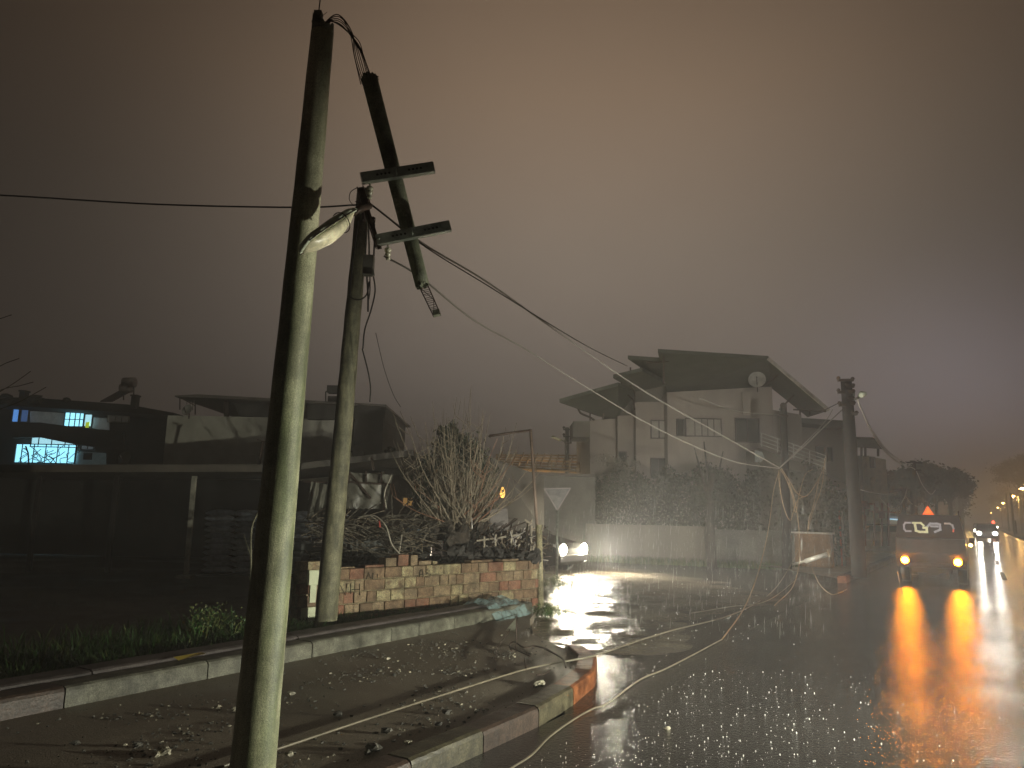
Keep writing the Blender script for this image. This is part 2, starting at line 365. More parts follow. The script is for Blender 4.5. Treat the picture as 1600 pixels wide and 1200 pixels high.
kerb_run(fk, [ST(21.4, -3.05), ST(44, -3.05)], .22, -.05, .17, .75, [kor, kpurp], order=[0]+[1]*60)  # orange of the first stone is hazard light put into its colour
# plastic wrap at the end of the raised kerb
mb = MB(); c = ST(9.9, -6.3, .28); grid = []
for i in range(11):
    for j in range(9):
        u, v = i/10, j/8; grid.append(ST(9.15+u*1.25, -5.9-v*.85, .34+random.uniform(-.035, .05)-.25*(abs(v-.5)*2)**3-.22*max(0, u-.75)*4))
mb.add(grid, [(i*9+j, i*9+j+1, (i+1)*9+j+1, (i+1)*9+j) for i in range(10) for j in range(8)], 0)
one('plastic_sheet', mb, mat('pale_blue_plastic', (.30, .42, .42), .22, var=.3, scale=8, alpha=.55), 'crumpled pale blue plastic sheet over the far end of the raised kerb', 'plastic sheet')
# yellow warning tape on the kerb
mb = MB()
for s0, w_ in ((4.25, .32),):
    mb.add([ST(s0, -6.1, .305), ST(s0+w_, -6.16, .312), ST(s0+w_+.03, -6.27, .306), ST(s0+.04, -6.24, .312)], [(0, 1, 2, 3)])
one('yellow_tape', mb, mat('yellow_tape', (.65, .50, .04), .4), 'scrap of yellow tape stuck on the raised kerb behind the thick pole', 'tape')

# ------------------------------------------------------------------ rubble and debris on the pavement
stone = mat('rubble', (.10, .095, .08), .7, var=.4, scale=30, bump=.5)
palestone = mat('pale_rubble', (.45, .42, .32), .6, var=.3, scale=30, bump=.5)
big = [(258, 1178, .045, 1, 'white broken chunk left of the thick pole'), (340, 1108, .035, 1, 'pale flat chip by the raised kerb'),
       (368, 1110, .035, 1, 'tan chip close to the left side of the thick pole'), (117, 1163, .03, 0, 'dark yellow chip at the far left of the pavement'),
       (454, 1085, .035, 1, 'cream shell shaped fragment right of the thick pole'), (452, 1180, .03, 1, 'small pale chip at the foot of the thick pole'),
       (697, 1115, .04, 0, 'angular grey fragment in the middle of the pavement'), (585, 1172, .055, 0, 'grey rubble heap near the painted kerb'),
       (603, 1144, .04, 0, 'lump of rubble behind the grey heap'), (637, 1163, .032, 1, 'tan pebble near the painted kerb'),
       (605, 1030, .03, 1, 'pale chip below the middle of the raised kerb'), (686, 1133, .03, 0, 'jagged dark chip above the painted kerb'),
       (528, 1117, .035, 0, 'dull stone beside the straight cable'), (215, 1165, .03, 0, 'small stone on the dark left pavement'),
       (842, 1070, .05, 1, 'white wet shard on the corner of the pavement'), (1043, 1140, .03, 1, 'pale leaf like scrap on the dark road')]
for x, y, r, k, lab in big:
    p = G(x, y, KZ if x < 900 else 0); mb = MB()
    mb.blob(p+Vector((0, 0, r*.3)), (r, r*.8, r*.5), jit=.35, seg=7)
    if r > .04:
        for q in range(4): mb.blob(p+Vector((random.uniform(-1, 1)*r*1.3, random.uniform(-1, 1)*r*1.3, r*.2)), r*.4, jit=.4, seg=5)
    one('rubble_piece', mb, palestone if k else stone, lab, 'rubble', 'rubble pieces on the pavement')
mb = MB(); CLU = [(random.uniform(1, 7.5), random.uniform(-5.8, -3.4)) for _ in range(17)]
for i in range(1800):
    s, t = random.uniform(.5, 9), random.uniform(-5.9, -3.3)
    if i % 3: cs0, ct0 = CLU[i % 17]; s, t = random.gauss(cs0, .22), random.gauss(ct0, .16)
    if not -5.9 < t < -3.3: continue
    p = ST(s, t, KZ-.008); r = random.choice([.004, .006, .006, .010, .016]); mb.blob(p, (r, r*.8, r*.6), mi=1 if random.random() < .15 else 0, jit=.4, seg=4)
one('gravel', mb, [stone, palestone], 'fine grit and crushed concrete scattered over the pavement', 'gravel', kind='stuff')
# rain splashes thrown up off the road
mb = MB()
def drops(n, fn):
    for i in range(n):
        p = fn(); r = random.choice([.0010, .0013, .0018, .0022, .0042])*(.55+p.y*.085)
        mb.blob(p, (r, r, r*random.uniform(1, 2.2)), jit=.2, seg=4)
def dr1():
    while 1:
        p = G(random.gauss(1080, 190), random.uniform(1050, 1210)); 
        if p.x*RN.x+p.y*RN.y > -2.7: return p+Vector((0, 0, random.uniform(.002, .03)))
drops(650, dr1)
drops(200, lambda: G(random.uniform(950, 1590), random.uniform(925, 1200))+Vector((0, 0, random.uniform(.002, .05))))
drops(300, lambda: G(random.uniform(880, 1200), random.uniform(890, 1010))+Vector((0, 0, random.uniform(.03, .12))))
one('rain_splashes', mb, mat('water_drop', (.75, .75, .72), .08, var=.02, spec=1), 'tiny splashing raindrops all over the wet road', 'rain', kind='stuff')

# ------------------------------------------------------------------ the snapped concrete pole (nearest)
bz = Vector((-1.44, 4.52, .10)); top = P(504, 52, 4.4)
t = thing('utility_pole', 'thick round concrete pole in the foreground, snapped at its top', 'utility pole', bz)
mb = MB(); ax = [bz.lerp(top, k/30) for k in range(31)]
mb.tube([a+Vector((random.uniform(-.0015, .0015), 0, 0)) for a in ax], [.128-.055*k/30 for k in range(31)], 36)
mb.build('shaft', concrete, t)
# jagged crown of the break
mb = MB(); cr = []
for k in range(18):
    th = 2*math.pi*k/18; h = .02+.05*random.random()
    h += .10*max(0, math.cos(th-math.pi))      # the left lip stands higher
    cr.append(top+Vector((.071*math.cos(th), .071*math.sin(th), h)))
n = 18; lo = [top+Vector((.073*math.cos(2*math.pi*k/18), .073*math.sin(2*math.pi*k/18), -.01)) for k in range(18)]
inn = [top+Vector((.045*math.cos(2*math.pi*k/18), .045*math.sin(2*math.pi*k/18), .01)) for k in range(18)]
mb.add(lo+cr+inn, [(k, (k+1) % n, n+(k+1) % n, n+k) for k in range(n)]+[(n+k, n+(k+1) % n, 2*n+(k+1) % n, 2*n+k) for k in range(n)]+[[2*n+k for k in range(n)]])
mb.box(P(497, 32, 4.4), (.05, .05, .12)); mb.blob(P(510, 44, 4.38), .035, jit=.5)
mb.build('broken_top', concrete_dark, t)
mb = MB()
mb.tube([P(496, 40, 4.4), P(498, 18, 4.4), P(501, -8, 4.4)], .0045, 5)
mb.tube(smooth([P(492, 26, 4.4), P(487, 33, 4.4), P(491, 37, 4.4), P(497, 30, 4.38), P(511, 19, 4.38)], 4), .002, 4)
hs = P(575, 126, 4.6)
for k in range(9):
    o = (k-4)*1.7; j = random.uniform(-3, 3)
    mb.tube(smooth([P(506+o, 52, 4.4+.02*(k % 3-1)), P(513+o*.6, 34+j*.3, 4.42), P(532+o*.5, 34+o*1.7+j, 4.45), P(552+o*.8-j*.8, 58+o*1.2+j, 4.5), P(562+o*1.3+j*.8, 88, 4.55), P(574+o*1.5, 132, 4.6)], 7), .0032, 5)
mb.build('bent_rebar', rust, t)
for x, y in ((485, 322), (463, 455), (456, 560)):
    pass
# ------------------------------------------------------------------ the broken-off pole top that hangs beside it
a = P(577, 122, 4.6); b = P(660, 446, 4.62); D = (b-a).normalized()
t = thing('hanging_pole_top', 'snapped upper length of concrete pole hanging upside down with two crossarms', 'pole section', b)
mb = MB(); mb.tube([a.lerp(b, k/16) for k in range(17)], [.056-.010*k/16 for k in range(17)], 28)
for k in range(9):
    th = 2*math.pi*k/9; s_ = D.orthogonal().normalized(); s2 = D.cross(s_)
    mb.blob(a+(s_*math.cos(th)+s2*math.sin(th))*.042+D*.02*random.random(), (.02, .02, .03), jit=.5, seg=5)
    mb.blob(b+(s_*math.cos(th)+s2*math.sin(th))*.034-D*.01*random.random(), (.014, .014, .02), jit=.5, seg=5)
mb.build('shaft', concrete_dark, t)
mb = MB(); c1 = P(683, 493, 4.62); s_ = Vector((1, 0, .25)).normalized(); s2 = Vector((0, 1, 0))
cs = [(-.026, -.02), (.026, -.02), (.026, .02), (-.026, .02)]
for x_, y_ in cs: mb.tube([b-D*.03+s_*x_*1.1+s2*y_, c1+s_*x_*.9+s2*y_], .0034, 5)
for k in range(8):
    c_ = b.lerp(c1, k/8+.06); q = [c_+s_*x_+s2*y_+D*random.uniform(-.004, .004) for x_, y_ in cs]; mb.tube(q+[q[0]], .002, 4)
mb.tube([b+s_*-.026, c1.lerp(b, .5)+s_*.026, c1+s_*-.02], .0025, 4)
mb.build('rebar_cage', rust, t)
mb = MB(); mb.bar(c1-D*.035, c1, .055, .045); mb.build('end_lump', concrete_dark, t)
def arm(pa, pb, nm):
    m = MB(); d = (pb-pa).normalized(); h = .034
    upv = Vector((0, -d.z*0, 1)); upv = (upv-d*upv.dot(d)).normalized(); bk = d.cross(upv)
    def ch(m_, x0, x1, y0, y1, z0, z1, mi=0):
        vs = [pa+d*x+bk*y+upv*z for z in (z0, z1) for x, y in ((x0, y0), (x1, y0), (x1, y1), (x0, y1))]
        m_.add(vs, [(3, 2, 1, 0), (4, 5, 6, 7), (0, 1, 5, 4), (1, 2, 6, 5), (2, 3, 7, 6), (3, 0, 4, 7)], mi)
    Ln = (pb-pa).length; sgn = -1 if bk.y > 0 else 1   # sgn*bk points to the camera
    f0 = .055*sgn
    ch(m, 0, Ln, f0, f0+.006*sgn, -h, h); ch(m, 0, Ln, f0-.04*sgn, f0-.001*sgn, h-.006, h); ch(m, 0, Ln, f0-.04*sgn, f0-.001*sgn, -h, -h+.006)
    ch(m, -.006, -.001, f0-.04*sgn, f0, -h, h); ch(m, Ln+.001, Ln+.006, f0-.04*sgn, f0, -h, h)
    for c0 in (.22, .66):
        for k in range(4):
            c_ = pa+d*(Ln*c0+k*.026)+bk*(f0+.0065*sgn); r_ = .008
            m.tube([c_, c_+bk*.0012*sgn], r_, 8, mi=1)
    # U bolt round the pole
    m.tube([pa+d*Ln*.48+bk*(f0+.012*sgn)+upv*z for z in (-.02, .02)], .004, 5)
    m.build('crossarm', [steel, holem], t)
arm(P(566, 283, 4.55), P(677, 266, 4.60), 'a'); arm(P(590, 379, 4.56), P(702, 357, 4.61), 'b')
def insul(c, ax, sc_=1.0, par=None):
    m = MB(); pr = [(.006, -.01), (.006, .012), (.020, .014), (.024, .026), (.022, .036), (.013, .040), (.014, .046), (.020, .05), (.021, .06), (.012, .066), (.010, .078), (.016, .082), (.015, .094), (.004, .098)]
    m.lathe(c, [(r*sc_, h*sc_) for r, h in pr], ax, 18); return m.build('insulator', porcelain, par or t)
insul(P(578, 289, 4.53), (.02, 0, -1), 1.0); insul(P(606, 385, 4.54), (.06, 0, -1), .95)
mb = MB(); pa, pb = P(558, 293, 4.52), P(588, 388, 4.55)
mb.bar(pa, pb, .028, .006); mb.bar(pa+Vector((.02, .012, 0)), pb+Vector((.02, .012, 0)), .006, .028); mb.bar(P(567, 290, 4.5), P(590, 385, 4.52), .008, .008)
mb.build('angle_brace', rust, t)
for x, y in ((566, 278), (592, 376), (695, 364)): MB().blob(P(x, y-3, 4.5), .009, jit=.2).build('bolt', steel, t)
# ------------------------------------------------------------------ street lamp head swinging in front of the pole
t = thing('dangling_street_lamp', 'pale green street lamp head with bulging yellowed cover dangling by the snapped pole', 'street lamp', P(565, 325, 4.4))
A = P(562, 326, 4.42); B = P(474, 388, 4.12)          # hinge end to nose
d = (B-A); Ln = d.length; d.normalize(); upv = Vector((-.2, .2, 1)); upv = (upv-d*upv.dot(d)).normalized(); sd = d.cross(upv).normalized()
def section(m, prof, mi=0, sm=True):                   # prof: (t, halfwidth, ztop, zbot)
    vs = []; K = 12
    for (tt, hw, zt, zb) in prof:
        for k in range(K):
            th = 2*math.pi*k/K; z = math.sin(th); vs.append(A+d*Ln*tt+sd*hw*1.3*math.cos(th)+upv*1.3*(zt*z if z > 0 else zb*z))
    fs = [(i*K+k, i*K+(k+1) % K, (i+1)*K+(k+1) % K, (i+1)*K+k) for i in range(len(prof)-1) for k in range(K)]
    fs += [list(range(K))[::-1], [(len(prof)-1)*K+k for k in range(K)]]; m.add(vs, fs, mi, sm); return m
section(MB(), [(.10, .030, .022, .006), (.2, .042, .034, .004), (.5, .060, .040, .004), (.85, .068, .036, .004), (.97, .062, .026, .004), (1.0, .05, .012, .004)]).build('housing', lampshell, t)
section(MB(), [(.13, .020, .0, .006), (.25, .036, -.003, .030), (.45, .050, -.003, .052), (.65, .056, -.003, .058), (.85, .056, -.003, .044), (.96, .050, -.003, .018), (.985, .03, -.003, .006)]).build('lamp_cover', lampglass, t)
mb = MB()
for tt, w_ in ((.36, .058), (.36, .058)):
    mb.tube([A+d*Ln*tt+sd*w_*1.3*math.cos(th)+upv*1.3*(-.052 if math.sin(th) < 0 else .042)*abs(math.sin(th))*1.04 for th in [2*math.pi*k/16 for k in range(17)]], .0035, 4)
mb.tube([A+d*Ln*tt+sd*-hw*1.33+upv*-.002 for tt, hw in ((.12, .033), (.5, .061), (.85, .069), (.98, .06))], .004, 5)
mb.tube([A+d*Ln*tt+sd*hw*1.33+upv*-.002 for tt, hw in ((.12, .033), (.5, .061), (.85, .069), (.98, .06))], .004, 5)
mb.build('clip_band', rust, t)
mb = MB(); mb.tube([A+d*Ln*.13, A, P(578, 322, 4.5)], [.02, .022, .02], 10); mb.blob(P(565, 326, 4.46), (.03, .03, .03), jit=.3); mb.blob(P(573, 318, 4.5), (.022, .02, .03), jit=.4); mb.bar(P(540, 341, 4.3), P(556, 328, 4.4), .012, .03)
mb.build('bracket', rust, t)
# ------------------------------------------------------------------ slimmer wooden pole behind
bz = Vector((-2.27, 9.55, .06)); top = P(569, 296, 9.1)
t = thing('wooden_pole', 'slimmer wooden pole standing behind the brick wall end, cables hanging from its top', 'utility pole', bz)
mb = MB(); mb.tube([bz.lerp(top, k/24)+Vector((random.uniform(-.004, .004), 0, 0)) for k in range(25)], [.140-.052*k/24 for k in range(25)], 26); mb.build('shaft', wood, t)
mb = MB(); mb.tube([P(556, 500, 8.95), P(558, 600, 9.1)], .01, 5); 
jb = P(576, 415, 8.78)
mb = MB(); mb.box(jb, (.13, .10, .26), bev=.01); mb.prism([P(567, 428, 8.76), P(586, 431, 8.76), P(584, 421, 8.76), P(569, 418, 8.76)], (0, -.03, 0)); mb.build('junction_box', mat('box_grey', (.30, .30, .26), .5, var=.15), t)
mb = MB()
for pts in ([(574, 300), (573, 340), (571, 398)], [(577, 318), (576, 360), (577, 398)]): mb.tube([P(x, y, 8.9) for x, y in pts], .012, 6)
mb.build('conduit', steel, t)
mb = MB()
for pts, r in (([(560, 345), (552, 400), (547, 455), (549, 465), (562, 468), (573, 460), (577, 440)], .010), ([(573, 430), (575, 460), (575, 487)], .012),
               ([(578, 432), (578, 455), (576, 468)], .008), ([(583, 428), (586, 455), (579, 487), (570, 515), (567, 545)], .010), ([(566, 545), (575, 580), (579, 605), (578, 628)], .009),
               ([(585, 350), (585, 375), (584, 402)], .011), ([(558, 293), (548, 300), (546, 312), (553, 322)], .005), ([(587, 520), (600, 575), (614, 615), (626, 636)], .004)):
    mb.tube(smooth([P(x, y, 8.85) for x, y in pts], 6), r, 6)
mb.build('hanging_cable', cableb, t)
mb = MB(); mb.bar(P(563, 300, 9.0), P(569, 345, 9.0), .1, .03); mb.blob(P(570, 315, 8.9), (.09, .08, .08), jit=.5); mb.blob(P(583, 345, 8.9), (.04, .04, .06), jit=.5); mb.build('top_bracket', rust, t)

# ------------------------------------------------------------------ cables
def cable(pts, r, m, label, cat='cable', n=8, group=None):
    q = [P(*p) if len(p) == 3 else p[0] for p in pts]
    return one('cable', MB().tube(smooth(q, n), r, 6), m, label, cat, group)
cable([(-200, 298, 9.6), (0, 305, 9.4), (240, 319, 9.2), (463, 324, 9.1), (560, 320, 9.05)], .011, cableb, 'taut black cable entering from the left edge to the wooden pole top')
cable([(578, 318, 9.0), (660, 380, 9.6), (760, 440, 10.8), (865, 514, 12.4), (1000, 607, 15), (1110, 670, 17.2), (1218, 731, 19.3)], .013, cablew, 'long pale cable running from the wooden pole to the knot of wires')
cable([(583, 322, 9.0), (665, 386, 9.6), (760, 445, 10.8), (868, 512, 12.2), (925, 545, 13.2), (980, 572, 14.5)], .009, cableb, 'dark cable whose loose end stops in mid air left of the stepped roofs')
cable([(600, 400, 9), (655, 432, 9.4), (740, 500, 10.6), (822, 546, 12), (900, 595, 13.4), (1000, 655, 15.5), (1080, 695, 17), (1150, 722, 18.2), (1218, 732, 19.3)], .012, cablew, 'lower pale cable sagging towards the knot of wires')
cable([(1218, 731, 19.3), (1262, 692, 20.2), (1300, 655, 21), (1325, 632, 21.6)], .016, cablew, 'white cable rising from the knot to the right utility pole')
cable([(1220, 729, 19.3), (1268, 682, 20.2), (1292, 655, 21), (1301, 640, 21.3)], .010, cablew, 'thin second strand beside the white rising cable')
cable([(1221, 732, 19.3), (1235, 754, 19.3), (1244, 769, 19.3), (1256, 776, 19.4), (1266, 769, 19.5), (1280, 747, 19.8), (1288, 727, 20), (1290, 715, 20)], .011, cableo, 'wire loop coloured for hazard light, hanging right of the knot')
cable([(1217, 734, 19.3), (1218, 756, 19.2), (1224, 790, 19.1), (1234, 813, 19.1), (1240, 799, 19.2), (1246, 782, 19.3), (1255, 776, 19.4)], .010, cableo, 'narrow wire loop hanging lowest under the knot')
cable([(1217, 737, 19.3), (1209, 766, 18.6), (1203, 812, 17.6), (1196, 850, 16.6), (1186, 890, 15.4), (1174, 925, 14), (1158, 958, 12.4), (G(1128, 999, .02),)], .010, cableo, 'long wire dropping from the knot down to the road')
cable([(1233, 754, 19.3), (1242, 784, 19.2), (1248, 822, 19), (1249, 860, 18.8), (1248, 885, 18.2), (1238, 918, 17.5), (G(1210, 946, .02),)], .009, cableo, 'grey brown wire hanging straight to the road right of the longest drop')
cable([(1219, 733, 19.3), (1228, 748, 19.2), (1238, 775, 19.1), (1243, 801, 19.0), (1249, 772, 19.3), (1258, 742, 19.6), (1270, 733, 19.8)], .008, cableo, 'thin inner wire loop between the two larger loops')
cable([(1219, 732, 19.3), (1250, 737, 19.5), (1285, 741, 19.9), (1312, 752, 20.6), (1335, 760, 21.6)], .008, cableb, 'thin dark wire running right from the knot to the utility pole')
cable([(1289, 716, 20), (1284, 760, 19.9), (1270, 800, 19.8), (1263, 826, 19.7)], .007, cableo, 'thin wire falling from the balcony rail end')
cable([(1280, 749, 19.8), (1271, 790, 19.8), (1264, 812, 19.8), (1262, 835, 19.8)], .008, cableo, 'short thin wire end hanging before the orange lit wall')
cable([(1247, 859, 19.3), (1235, 884, 18.7), (G(1206, 925, .02),), (G(1150, 958, .04),), (G(1050, 985, .05),), (G(985, 1005, .05),), (G(930, 1024, .17),), (G(880, 1034, .15),), (G(820, 1046, .15),), (G(700, 1083, .15),), (G(560, 1128, .15),), (G(440, 1168, .15),), (G(330, 1203, .15),)], .009, mat('road_cable', (.16, .14, .10), .45), 'long cable lying across flooded junction and straight along the pavement')
cable([(G(1128, 999, .02),), (G(1085, 1022, .02),), (G(1040, 1045, .02),), (G(1000, 1062, .02),), (G(950, 1098, .015),), (G(925, 1108, .015),), (G(895, 1125, .015),), (G(860, 1150, .015),), (G(830, 1180, .015),), (G(795, 1203, .015),), (G(760, 1235, .015),)], .0075, mat('road_cable', (.16, .14, .10), .45), 'loose wavy cable lying on the dark asphalt in the foreground')
cable([(G(1245, 905, .02),), (G(1200, 938, .02),), (G(1140, 948, .02),), (G(1080, 958, .03),)], .007, mat('road_cable', (.16, .14, .10), .45), 'faint wire lying on the road left of the fallen lamp')
cable([(1268, 885, 21), (G(1280, 912, .02),), (G(1298, 928, .02),), (G(1312, 926, .03),), (1323, 921, 17.6)], .010, cableo, 'short wire end, coloured for hazard light, curling up near the orange kerb end')
cable([(1266, 590+30, 22), (1240, 700, 21), (1285, 665, 21.8)], .002, cableb, 'hair thin dark wire beside the right eave') if False else None
cable([(1090, 621, 22.5), (1140, 640, 23.2), (1180, 646, 23.8), (1222, 648, 24.3)], .014, cablew, 'pale wire stub crossing the front of the apartment house')
for i, (pts, lab) in enumerate([
        ([(1340, 625, 21.7), (1360, 668, 25), (1385, 702, 30), (1405, 718, 35), (1424, 727, 40)], 'uppermost pale cable swooping right from the right utility pole'),
        ([(1341, 628, 21.7), (1364, 678, 25), (1392, 712, 30), (1410, 724, 35), (1426, 724, 40)], 'middle pale cable swooping right from the right utility pole'),
        ([(1342, 632, 21.7), (1372, 692, 26), (1398, 719, 32), (1414, 728, 36), (1430, 734, 40), (1440, 755, 46), (1449, 768, 50), (1456, 772, 54), (1462, 765, 58)], 'lowest pale cable that continues past the far pole'),
        ([(1343, 765, 26), (1365, 770, 28), (1388, 772, 30), (1408, 768, 33)], 'pale sagging cable above the white van'),
        ([(1375, 778, 30), (1390, 793, 30), (1402, 793, 31), (1413, 778, 32), (1417, 765, 33)], 'deep pale loop of cable over the shop roof'),
        ([(1416, 776, 33), (1421, 784, 33), (1426, 788, 33)], 'bright short wire end near the far pole'),
        ([(1430, 790, 34), (1437, 793, 34), (1444, 791, 34)], 'small bright bowed wire above the pickup roof'),
        ([(1445, 783, 34), (1450, 786, 34), (1446, 797, 34), (1438, 799, 34)], 'hooked wire end above the warning triangle')]):
    cable(pts, (.021 if i < 3 else .017), mat('white_cable', (.75, .72, .66), .5, var=.1), lab)
cable([(1284, 643, 24), (1310, 630, 22), (1322, 626, 21.6)], .014, cableb, 'dark service wire from the right eave to the utility pole')
# twisted wires and scrap iron at the corner of the pavement
mb = MB()
for pts, r in (([(809, 965), (808, 990), (806, 1012)], .006), ([(808, 962), (798, 985), (778, 1015), (774, 1036)], .006),
               ([(800, 1022), (796, 1012), (804, 1007), (818, 1016), (835, 1014), (852, 1018), (863, 1024)], .010),
               ([(850, 1018), (870, 1028), (880, 1036), (884, 1048)], .009), ([(798, 1016), (806, 1020), (828, 1030)], .006), ([(820, 1034), (822, 1050)], .008), ([(860, 1052), (850, 1058), (838, 1060)], .006)):
    mb.tube(smooth([G(x, y, KZ)+Vector((0, 0, .03)) if k else (G(pts[0][0], pts[0][1], KZ)+Vector((0, 0, .03))) for k, (x, y) in enumerate(pts)], 5), r, 5)
base = G(806, 1020, KZ); mb.tube([base, T(0, 963, base)], .006, 5)
one('twisted_wire', mb, rust, 'tangle of bent dark wires and iron rods on the flooded pavement corner', 'scrap wire')
mb = MB(); mb.add([G(790, 985, KZ+.02), G(806, 966, KZ+.1), G(806, 987, KZ+.02)], [(0, 1, 2)]); mb.add([G(790, 985, KZ+.012), G(806, 987, KZ+.012), G(806, 966, KZ+.092)], [(0, 1, 2)])
one('bent_plate', mb, lampshell, 'small pale bent plate at the far end of the raised kerb', 'plate')

# ------------------------------------------------------------------ brick wall
bmats = [mat('brick_brown', (.11, .065, .036), .75, col2=(.22, .15, .085), scale=12, bump=.6, bscale=50),
         mat('brick_red', (.17, .065, .035), .75, col2=(.23, .13, .08), scale=12, bump=.6, bscale=50),
         mat('brick_tan', (.15, .10, .055), .75, col2=(.27, .205, .125), scale=14, bump=.7, bscale=50),
         mat('brick_cream', (.36, .32, .18), .7, col2=(.15, .095, .05), scale=10, bump=.8, bscale=40),
         mat('mortar', (.20, .165, .10), .9, var=.3, scale=14, bump=.8, bscale=40),
         mat('pale_block', (.45, .48, .33), .6, var=.1)]
bt = thing('brick_wall', 'low rough wall of brown, red and cream smeared bricks behind the raised kerb', 'brick wall', (-1, 11.5, .06))
A_ = Vector((-2.78, 9.95, .06)); B_ = Vector((.46, 13.2, .06)); dd = (B_-A_); WL = dd.length; dd.normalize(); nn = Vector((dd.y, -dd.x, 0)); rz = math.atan2(dd.y, dd.x)
mb = MB(); mb.box((A_+B_)/2+Vector((0, 0, .39))-nn*.01, (WL, .15, .78), rz=rz, mi=4)
rh = .158
for r in range(5):
    x = -.12*(r % 2)-.03
    while x < WL-.05:
        bw = random.choice([.21, .25, .30, .16, .35, .24]); x0 = max(0, x); x1 = min(WL, x+bw-.012)
        if x1-x0 > .05:
            c = A_+dd*((x0+x1)/2)+Vector((0, 0, r*rh+rh/2))+nn*random.uniform(-.006, .012)
            mi = random.choices([0, 1, 2, 3], [4, 2.2 if x < 2.5 else 1.0, 4, 2.6])[0]
            mb.box(c, (x1-x0, .185, rh-.014), rz=rz+random.uniform(-.01, .01), mi=mi, bev=.008)
        x += bw
mb.build('brickwork', bmats, bt)
mb = MB()
for x0, bw, h, mi in ((1.35, .2, .12, 2), (1.57, .2, .16, 1), (1.8, .14, .15, 2), (1.95, .25, .06, 2), (2.22, .1, .05, 3), (1.0, .34, .03, 1), (0, .42, .11, 3), (.6, .25, .02, 2), (3.0, .5, .035, 0), (3.7, .4, .03, 2)):
    mb.box(A_+dd*(x0+bw/2)+Vector((0, 0, 5*rh+h/2)), (bw-.01, .17, h), rz=rz+.03, mi=mi, bev=.006)
mb.build('loose_brick', bmats, bt)
mb = MB(); mb.box(A_+dd*.26+Vector((0, 0, 4.4*rh))+nn*.105, (.33, .03, .19), rz=rz, bev=.005); mb.box(A_+dd*.20+Vector((0, 0, 3.2*rh))+nn*.10, (.09, .02, .26), rz=rz); mb.box(A_+dd*.20+Vector((0, 0, 1.3*rh))+nn*.10, (.3, .02, .22), rz=rz, mi=0)
mb.build('pale_patch', bmats[5], bt)
# painted letters on bricks
ink = mat('black_paint', (.02, .018, .012), .7)
def scrawl(px0, py0, w_, h_, strokes):
    m = MB()
    for st in strokes:
        pts = []
        for u, v in st:
            dpx = ray(px0+u*w_, py0+v*h_); k = (A_+nn*.112-CP).dot(nn)/dpx.dot(nn); pts.append(CP+dpx*k)
        m.tube(pts, .006, 4)
    return m
m = scrawl(530, 912, 40, 18, [[(0, 1), (0, 0), (.25, 1), (.3, 0)], [(.45, 0), (.45, .9)], [(.5, .5), (.75, .5)], [(.8, 0), (.8, 1)]]); m.build('painted_mark', ink, bt)
m = scrawl(655, 890, 18, 12, [[(0, 1), (.1, .1), (.3, 0), (.35, 1)], [(.05, .6), (.35, .6)], [(.6, 0), (.95, .1), (.6, .5), (1, .6), (.9, 1), (.6, .95)]]); m.build('painted_mark', ink, bt)
m = scrawl(572, 895, 20, 10, [[(0, 1), (.2, 0), (.4, 1)], [(.55, 0), (.5, 1), (.9, 1), (.9, .2)]]); m.build('painted_mark', ink, bt)

# ------------------------------------------------------------------ grass and weeds
gm = [mat('grass_green', (.035, .085, .018), .55, var=.35, scale=5), mat('grass_pale', (.10, .12, .035), .6, var=.3, scale=6)]
mb = MB()
def blade(p, h, lean, mi=0, w_=.006):
    th = random.uniform(0, 6.28); dx = Vector((math.cos(th), math.sin(th), 0)); sd_ = Vector((-dx.y, dx.x, 0))*w_
    q1 = p+Vector((0, 0, h*.6))+dx*lean*.35*h; q2 = p+Vector((0, 0, h*.92))+dx*lean*h
    mb.add([p-sd_, p+sd_, q1+sd_*.7, q1-sd_*.7, q2], [(0, 1, 2, 3), (3, 2, 4)], mi)
for i in range(22000):
    s = random.uniform(-1, 9.4); t_ = -6.6-abs(random.gauss(0, .9))
    if t_ < -9.4: continue
    cl = .5+.5*math.sin(s*2.3+t_*1.7)*math.sin(s*5.1-t_*3.3)
    p = ST(s, t_, .06)
    if s > 7.0 and t_ < -7.6: continue
    if (p-A_).dot(nn) < .1 and p.x > -2.9: continue
    blade(p, random.uniform(.06, .20)+.16*cl*random.random()+.10*wedge(s-3)*random.random()*(s < 6.5), random.uniform(.2, .9), 1 if random.random() < .13 else 0)
one('grass', mb, gm, 'dark green grass strip behind the raised kerb', 'grass', kind='stuff')
def weed(c, h, n, lab, r=.2):
    global mb
    mb = MB()
    for i in range(n):
        a_ = random.uniform(0, 6.28); q = c+Vector((math.cos(a_)*r*random.random(), math.sin(a_)*r*random.random(), 0))
        blade(q, h*random.uniform(.4, 1), random.uniform(.3, .9), random.choice([0, 0, 1]), .008)
        for k in range(5): mb.leaf(q+Vector((random.uniform(-.05, .05), random.uniform(-.05, .05), h*random.random()*.9)), .018, random.choice([0, 1]))
    one('weed', mb, gm, lab, 'plant', 'weeds round the brick wall')
weed(G(483, 995, .06), .25, 60, 'weed clump at the foot of the wooden pole', .25)
weed(G(855, 962, .06), .20, 120, 'low weed clump at the foot of the pipe post', .35)
weed(Vector((-3.35, 8.6, .06)), .55, 90, 'tall leafy weed just left of the thick pole', .35)
weed(Vector((-2.9, 8.9, .06)), .40, 70, 'leafy weed between the thick pole and wooden pole', .25)
weed(G(870, 915, 0), .30, 90, 'weed clump round the foot of the give way sign', .45)
